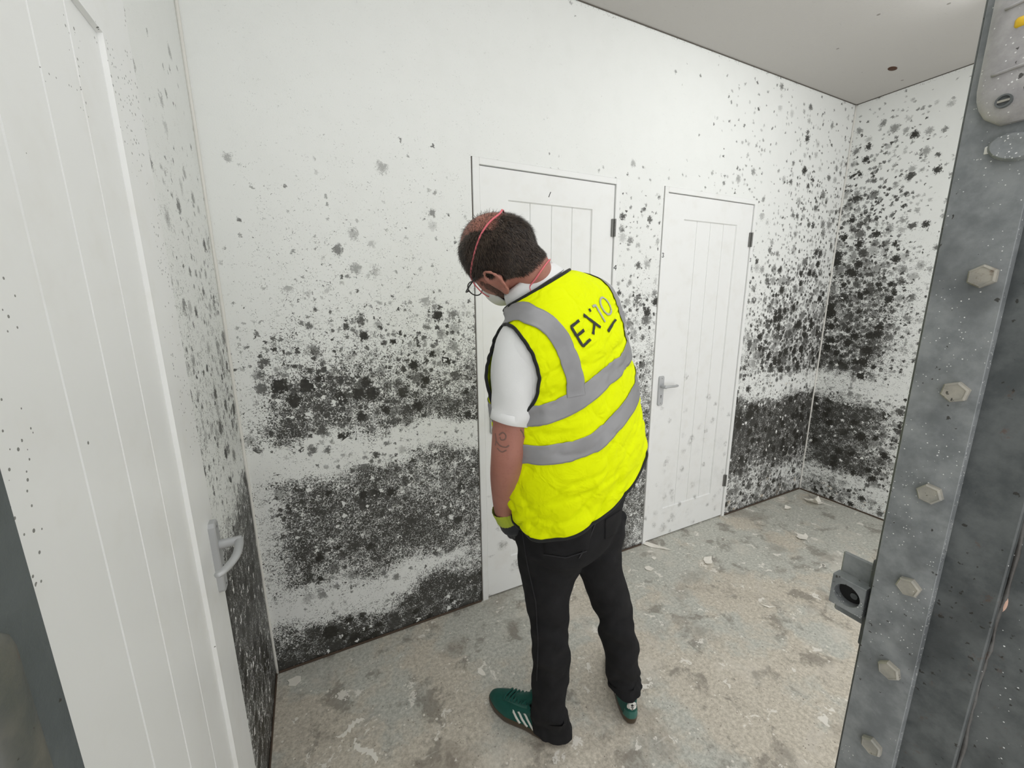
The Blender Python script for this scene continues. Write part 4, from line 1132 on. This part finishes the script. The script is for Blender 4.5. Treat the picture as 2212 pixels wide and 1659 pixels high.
# hair: short strands rooted on the scalp
def loc(p): d = p-HC; return d@hF, d@hL, d@hU
def hair_density(f_, l_, u_):
    al = abs(l_)
    low = np.interp(f_, [-.08, -.055, -.035, -.015, .0, .05], [-.078, -.070, -.050, -.020, .006, .012])
    if u_ < low: return 0
    d = min(1, (u_-low)/.010)
    if f_ > .030: d *= max(0, (.056-f_)/.026)
    if u_ > .03:
        b = ((f_+.022)/.066)**4+(l_/.043)**4
        if b < 1.6: d *= .10+.90*sstep(.55, 1.6, b)
    return max(0, float(d))
co = bv; fc = np.array([q if len(q) == 4 else (*q, q[0]) for q in bf])
cen = co[fc].mean(1); dl = cen-HC; near = np.linalg.norm(dl, axis=1) < .135
fn = np.cross(co[fc[:, 2]]-co[fc[:, 0]], co[fc[:, 3]]-co[fc[:, 1]]); fn /= np.maximum(1e-12, np.linalg.norm(fn, axis=1, keepdims=True))
sgn = np.sign((fn*dl).sum(1)); fn *= sgn[:, None]
rs = np.random.RandomState(11)
HV, HFc, capV, capF = [[], []], [[], []], [], []
crown = hl(-.055, 0, .09)
for i in np.where(near)[0]:
    f_, l_, u_ = loc(cen[i]); d = hair_density(f_, l_, u_)
    if d <= 0: continue
    if abs(l_) > .080 and -.045 < f_ < .014 and u_ < .012: continue
    if d > .55:
        b0 = len(capV); capV += [co[k]+fn[i]*.0012 for k in fc[i]]; capF.append((b0, b0+1, b0+2, b0+3))
    q4 = co[fc[i]]
    for _ in range(int(13*d+rs.rand())):
        w = rs.dirichlet([1, 1, 1, 1]); p0 = w@q4
        away = p0-crown; tdir = away-fn[i]*(away@fn[i]); tdir = nrm(tdir+.35*(-hU)*.05+rs.randn(3)*.02)
        ln = (.011+.006*rs.rand())*(.55+.45*min(1, max(0, u_+.05)/.05))*(.6+.4*d)
        n_ = fn[i]; lift = .35+.35*rs.rand()
        p1 = p0+n_*ln*lift*.8+tdir*ln*.6; p2 = p0+n_*ln*lift*.75+tdir*ln*1.15+rs.randn(3)*.0008
        sd = nrm(np.cross(tdir, n_))*.00042
        k3 = 1 if rs.rand() < (.28+.35*(u_ > .04)*(f_ < 0)) else 0  # lighter brown strands are more frequent towards the upper back
        b0 = len(HV[k3]); HV[k3] += [p0-sd, p0+sd, p1+sd*.9, p1-sd*.9, p2]
        HFc[k3] += [(b0, b0+1, b0+2, b0+3), (b0+3, b0+2, b0+4)]
hair = mobj('hair', capV, capF, M['hair'], man, label='short dark brown hair, balding on top')
for k3, mt in ((0, 'hair'), (1, 'hair2')): mobj('hair_strands', HV[k3], HFc[k3], M[mt], hair, smooth=False, kind='stuff')
# beard stubble along the jaw
BVv, BFc = [], []
for i in np.where(near)[0]:
    f_, l_, u_ = loc(cen[i])
    if u_ < .0 and u_ > -.118 and f_ > .004 and abs(l_) > .012 and (u_ < -.050 or (f_ < .042 and abs(l_) > .052)) and abs(l_) < .076:
        q4 = co[fc[i]]
        for _ in range(7):
            w = rs.dirichlet([1, 1, 1, 1]); p0 = w@q4; td = nrm(-hU+rs.randn(3)*.3); td = nrm(td-fn[i]*(td@fn[i])+fn[i]*.6); ln = .004+.003*rs.rand(); sd = nrm(np.cross(td, fn[i]))*.0004
            b0 = len(BVv); BVv += [p0-sd, p0+sd, p0+td*ln]; BFc.append((b0, b0+1, b0+2))
if BVv: mobj('beard', BVv, BFc, M['hair2'], man, smooth=False, kind='stuff')
# mask straps + mask
def scalp(f_, l_, u_, off):
    d = nrm(f_*hF+l_*hL+u_*hU); loc_, n_, i_, ds = HB.ray_cast(Vector(HC+d*.3), Vector(-d))
    return np.array(loc_)+d*off if loc_ is not None else HC+d*.1
mk = empty('dust_mask', PBASE, parent=man, label='white dust mask with pink elastic straps')
rings = []
for s in np.linspace(0, 1, 14):
    k_ = math.cos(s*math.pi/2); b_ = .045*math.sin(s*math.pi/2)**.8
    rings.append([hl(.074+.050*k_-.020*abs(math.sin(q))*0+(-.022*abs(math.cos(q))**2*s), b_*1.12*math.cos(q), -.048+b_*1.08*math.sin(q)) for q in np.linspace(0, 2*np.pi, 32, endpoint=False)])
v, f = loft(rings, cap=False); mc = mobj('mask_cup', v, f, M['mask'], mk); q = mc.modifiers.new('t', 'SOLIDIFY'); q.thickness = .002
def strap(ctrl, off, name='mask_strap'):
    c = catmull(np.array(ctrl, float), 90); pts = np.array([scalp(*q, off) for q in c])
    for _ in range(4): pts[1:-1] = .5*pts[1:-1]+.25*(pts[2:]+pts[:-2])
    v, f = tube(pts, .0022, 8, flat=.6); mobj(name, v, f, M['strap'], mk)
sh = [(.078, .048, -.040), (.062, .062, -.012), (.044, .069, .016), (-.010, .073, .040), (-.051, .054, .058), (-.076, .028, .063)]
strap(sh+[(-.088, 0, .060)]+[(a, -b, c) for a, b, c in sh[::-1]], .0075)
nk = [(.062, .050, -.078), (.030, .056, -.092), (.003, .053, -.093), (-.040, .050, -.093), (-.076, .032, -.092)]
strap(nk+[(-.086, 0, -.088)]+[(a, -b, c) for a, b, c in nk[::-1]], .0035)
# glasses
gl = empty('glasses', PBASE, parent=man, label='dark framed glasses')
for s in (1, -1):
    c = (.112, s*.034, .002)
    rim = [hl(c[0]-.010*(abs(math.cos(q)*.026+s*c[1]*0)/.026)*0-.25*max(0, abs(c[1]+.026*math.cos(q))-.03), c[1]+.026*math.cos(q), c[2]+.020*math.sin(q)-.003) for q in np.linspace(0, 2*np.pi, 36, endpoint=False)]
    v, f = tube(rim, .0016, 7, closed=True); mobj('rim', v, f, M['glasses'], gl)
    cc_ = np.mean(rim, 0); n = len(rim); th = hF*.0008
    V = [cc_+th]+[r_+th for r_ in rim]+[cc_-th]+[r_-th for r_ in rim]
    mobj('lens', V, [(0, 1+i, 1+(i+1) % n) for i in range(n)]+[(n+1, n+2+(i+1) % n, n+2+i) for i in range(n)], M['lens'], gl)
    pth = catmull([hl(.106, s*.058, .006), hl(.100, s*.072, .009), hl(.060, s*.080, .012), hl(.015, s*(.082 if s > 0 else .078), .012), hl(-.012, s*(.080 if s > 0 else .074), .004), hl(-.030, s*(.077 if s > 0 else .070), -.016)], 30)
    v, f = tube(pth, .0020, 7); mobj('temple_arm', v, f, M['glasses'], gl)
v, f = tube(catmull([hl(.113, .009, .006), hl(.117, 0, .009), hl(.113, -.009, .006)], 8), .0016, 7); mobj('bridge', v, f, M['glasses'], gl)
# tattoo on the left upper arm
tp = []
for st_ in ([(1078, 940), (1086, 934), (1093, 940), (1091, 949), (1083, 950), (1080, 944)], [(1072, 952), (1080, 962), (1092, 966), (1100, 962)], [(1070, 936), (1072, 950), (1070, 962)], [(1074, 968), (1084, 976), (1094, 972)], [(1124, 928), (1130, 936), (1131, 944)]):
    pth = [camhit(HB, *q) for q in resample(catmull(st_, 14), 2.0)]; tp.append(strip(HB, pth, .0032, .0006, 3, outfn=lambda p: CAM-p, thick=.0004))
for v, f in tp: mobj('tattoo_line', v, f, M['tattoo'], body, label='faded scroll tattoo line')
# gloves
def glove(wrist, d, palm_n, side, name_label):
    d = nrm(d); pn = nrm(palm_n-d*(palm_n@d)); tdir = np.cross(d, pn)*side      # thumb side
    L_ = lambda a, b, c: wrist+d*a+tdir*b+pn*c
    parts = [limb([L_(-.005, 0, 0), L_(.03, .0, 0)], [.031, .034], 6, 20)]
    for b in (-.026, -.009, .009, .026): parts.append(limb([L_(.02, b*.8, 0), L_(.095, b, .002)], [.018, .0145], 8, 14))
    for b, ln in ((-.033, .062), (-.011, .078), (.011, .083), (.032, .073)):
        parts.append(limb([L_(.088, b*.92, .002), L_(.088+ln*.45, b*1.05, .010), L_(.088+ln*.78, b*1.05, .026), L_(.088+ln*.95, b*1.02, .044)], [.0118, .0112, .0104, .0088], 14, 12))
    parts.append(limb([L_(.030, .026, .006), L_(.058, .048, .016), L_(.085, .058, .026), L_(.105, .058, .036)], [.017, .0145, .012, .0100], 14, 12))
    v, f = remesh(parts, .0032, 3, .5); g = mobj('work_glove', v, f, M['glove'], man, label='charcoal work glove with lime knitted cuff')
    rr_ = []
    for a, r_ in ((-.045, .0335), (-.040, .0345), (-.02, .0335), (0, .0345), (.004, .033)):
        rr_.append([wrist+d*a*1.0+r_*(1+.02*math.sin(24*q))*(math.cos(q)*tdir+math.sin(q)*pn) for q in np.linspace(0, 2*np.pi, 96, endpoint=False)])
    v, f = loft(rr_, cap=False); mobj('knit_cuff', v, f, M['cuff'], g)
wl = armL[-1]+handL_dir*.030
glove(wl, handL_dir, BL*-1+np.array([0, 0, .1]), 1, 'left')
dR = nrm(armR[-1]-armR[-2]); glove(armR[-1]+dR*.03, dR, BL, -1, 'right')

# ---- shoes
def footprint(n=64):
    out = []
    for t in np.linspace(0, 2*np.pi, n, endpoint=False):
        x = .5-.5*math.cos(t); s = math.sin(t)
        wd = np.interp(x, [0, .06, .2, .42, .68, .85, .96, 1], [.030, .036, .038, .036, .050, .046, .034, .026])
        out.append((x, np.sign(s)*min(1, abs(s)**.55)*wd))
    return np.array(out)
FP = footprint()
def shoe(heel, d, label):
    d = nrm([d[0], d[1], 0]); lat = np.array([-d[1], d[0], 0])                   # lat = to the wearer's left
    heel = np.array([heel[0], heel[1], 0]); Ln = .292
    W = lambda x, y, z: heel+d*x+lat*y+np.array([0, 0, z])
    root = empty('sneaker', PBASE, parent=man, label=label)
    def ring(z, x0, x1, ws, curve=0.0):
        return [W((x0+(x1-x0)*q[0])*Ln, q[1]*ws, z) for q in FP]
    sole = [ring(.0, .03, .985, .90), ring(.004, .005, 1.0, .97), ring(.013, -.004, 1.004, 1.02), ring(.026, .0, 1.0, 1.02), ring(.028, .012, .988, .97)]
    v, f = loft(sole); mobj('sole', v, f, M['gum'], root, auto=40)
    up_ = [ring(.020, .004, .996, .99), ring(.030, .004, .992, .985), ring(.040, .008, .975, .95), ring(.050, .012, .93, .89), ring(.060, .016, .85, .83), ring(.070, .020, .74, .79), ring(.080, .024, .62, .78), ring(.090, .03, .52, .78), ring(.100, .036, .45, .78), ring(.101, .06, .42, .62), ring(.075, .08, .40, .55)]
    c = catmull(np.array(up_).reshape(len(up_), -1), 44).reshape(44, -1, 3)
    v, f = loft(c); upper = mobj('upper', v, f, M['suede'], root); SB = bvh_of(v, f)
    outf = lambda p: p-W(Ln*.45, 0, .03)
    # three side stripes each side
    for s in (1, -1):
        for x in (.088, .112, .136):
            pth = [SB.find_nearest(Vector(W(x+q*.034, s*.06, .029+.042*q)))[0] for q in np.linspace(0, 1, 10)]
            v, f = strip(SB, np.array([tuple(q) for q in pth]), .0088, .0014, 4, outfn=outf); mobj('side_stripe', v, f, M['white_leather'], upper)
    # heel panel and white tab with its leaf mark
    pth = [W(-.02+.055*(1-math.cos(q)), .055*math.sin(q), .040) for q in np.linspace(-1.1, 1.1, 22)]
    v, f = strip(SB, np.array(pth), .030, .0012, 6, outfn=outf); mobj('heel_panel', v, f, M['suede2'], upper)
    pth = [W(-.02+.055*(1-math.cos(q)), .055*math.sin(q), .078-.012*abs(q)) for q in np.linspace(-.75, .75, 18)]
    v, f = strip(SB, np.array(pth), np.interp(np.linspace(-1, 1, 18), [-1, 0, 1], [.010, .034, .010]), .0018, 6, outfn=outf); tab = mobj('heel_tab', v, f, M['white_leather'], upper, label='white heel tab')
    TBv = bvh_of(v, f); parts = []
    for a, ln in ((0, .010), (.75, .0085), (-.75, .0085)):
        pth = [SB.find_nearest(Vector(W(-.01, math.sin(a)*q*ln, .076+math.cos(a)*q*ln)))[0] for q in np.linspace(.05, 1, 7)]
        parts.append(strip(SB, np.array([tuple(q) for q in pth]), np.array([.001, .0026, .0038, .0042, .0036, .0024, .0006]), .0030, 3, outfn=outf, thick=.001))
    pth = [SB.find_nearest(Vector(W(-.01, q, .073)))[0] for q in np.linspace(-.006, .006, 6)]
    parts.append(strip(SB, np.array([tuple(q) for q in pth]), .0012, .0030, 3, outfn=outf, thick=.001))
    v, f = merge(parts); mobj('leaf_mark', v, f, M['print_black'], tab)
    # eyestay, laces, tongue
    for s in (1, -1):
        pth = [W(x, s*(.016+.010*q), .11) for q, x in zip(np.linspace(0, 1, 14), np.linspace(.218, .118, 14))]
        pth = [SB.ray_cast(Vector(q), Vector((0, 0, -1)))[0] or Vector(q-np.array([0, 0, .02])) for q in pth]
        v, f = strip(SB, np.array([tuple(q) for q in pth]), .014, .0016, 4, outfn=outf); mobj('eyestay', v, f, M['suede2'], upper)
    for x in np.linspace(.212, .124, 7):
        pth = []
        for y in np.linspace(-.026, .026, 9):
            q = SB.ray_cast(Vector(W(x+.004*math.sin(y*90), y, .15)), Vector((0, 0, -1)))[0]
            pth.append(np.array(q)+np.array([0, 0, .0060]) if q is not None else W(x, y, .07))
        v, f = tube(pth, .0042, 8, flat=.7); mobj('lace', v, f, M['suede'], upper)
    for s in (1, -1):
        pth = catmull([W(.118, 0, .100), W(.125, s*.018, .112), W(.135, s*.030, .102), W(.128, s*.014, .098), W(.118, 0, .100)], 24); v, f = tube(pth, .0026, 7); mobj('lace_bow', v, f, M['suede'], upper)
    v, f = limb([W(.165, 0, .078), W(.130, 0, .098), W(.108, 0, .122)], [.018, .020, .016], 10, 16); mobj('tongue', v, f, M['suede'], upper)
shoe(np.array([.630, .916, 0]), (-.53, .85), 'green suede sneaker with three white stripes and gum sole')
shoe(np.array([.880, .852, 0]), (.45, .89), 'green suede sneaker with white heel tab and gum sole')
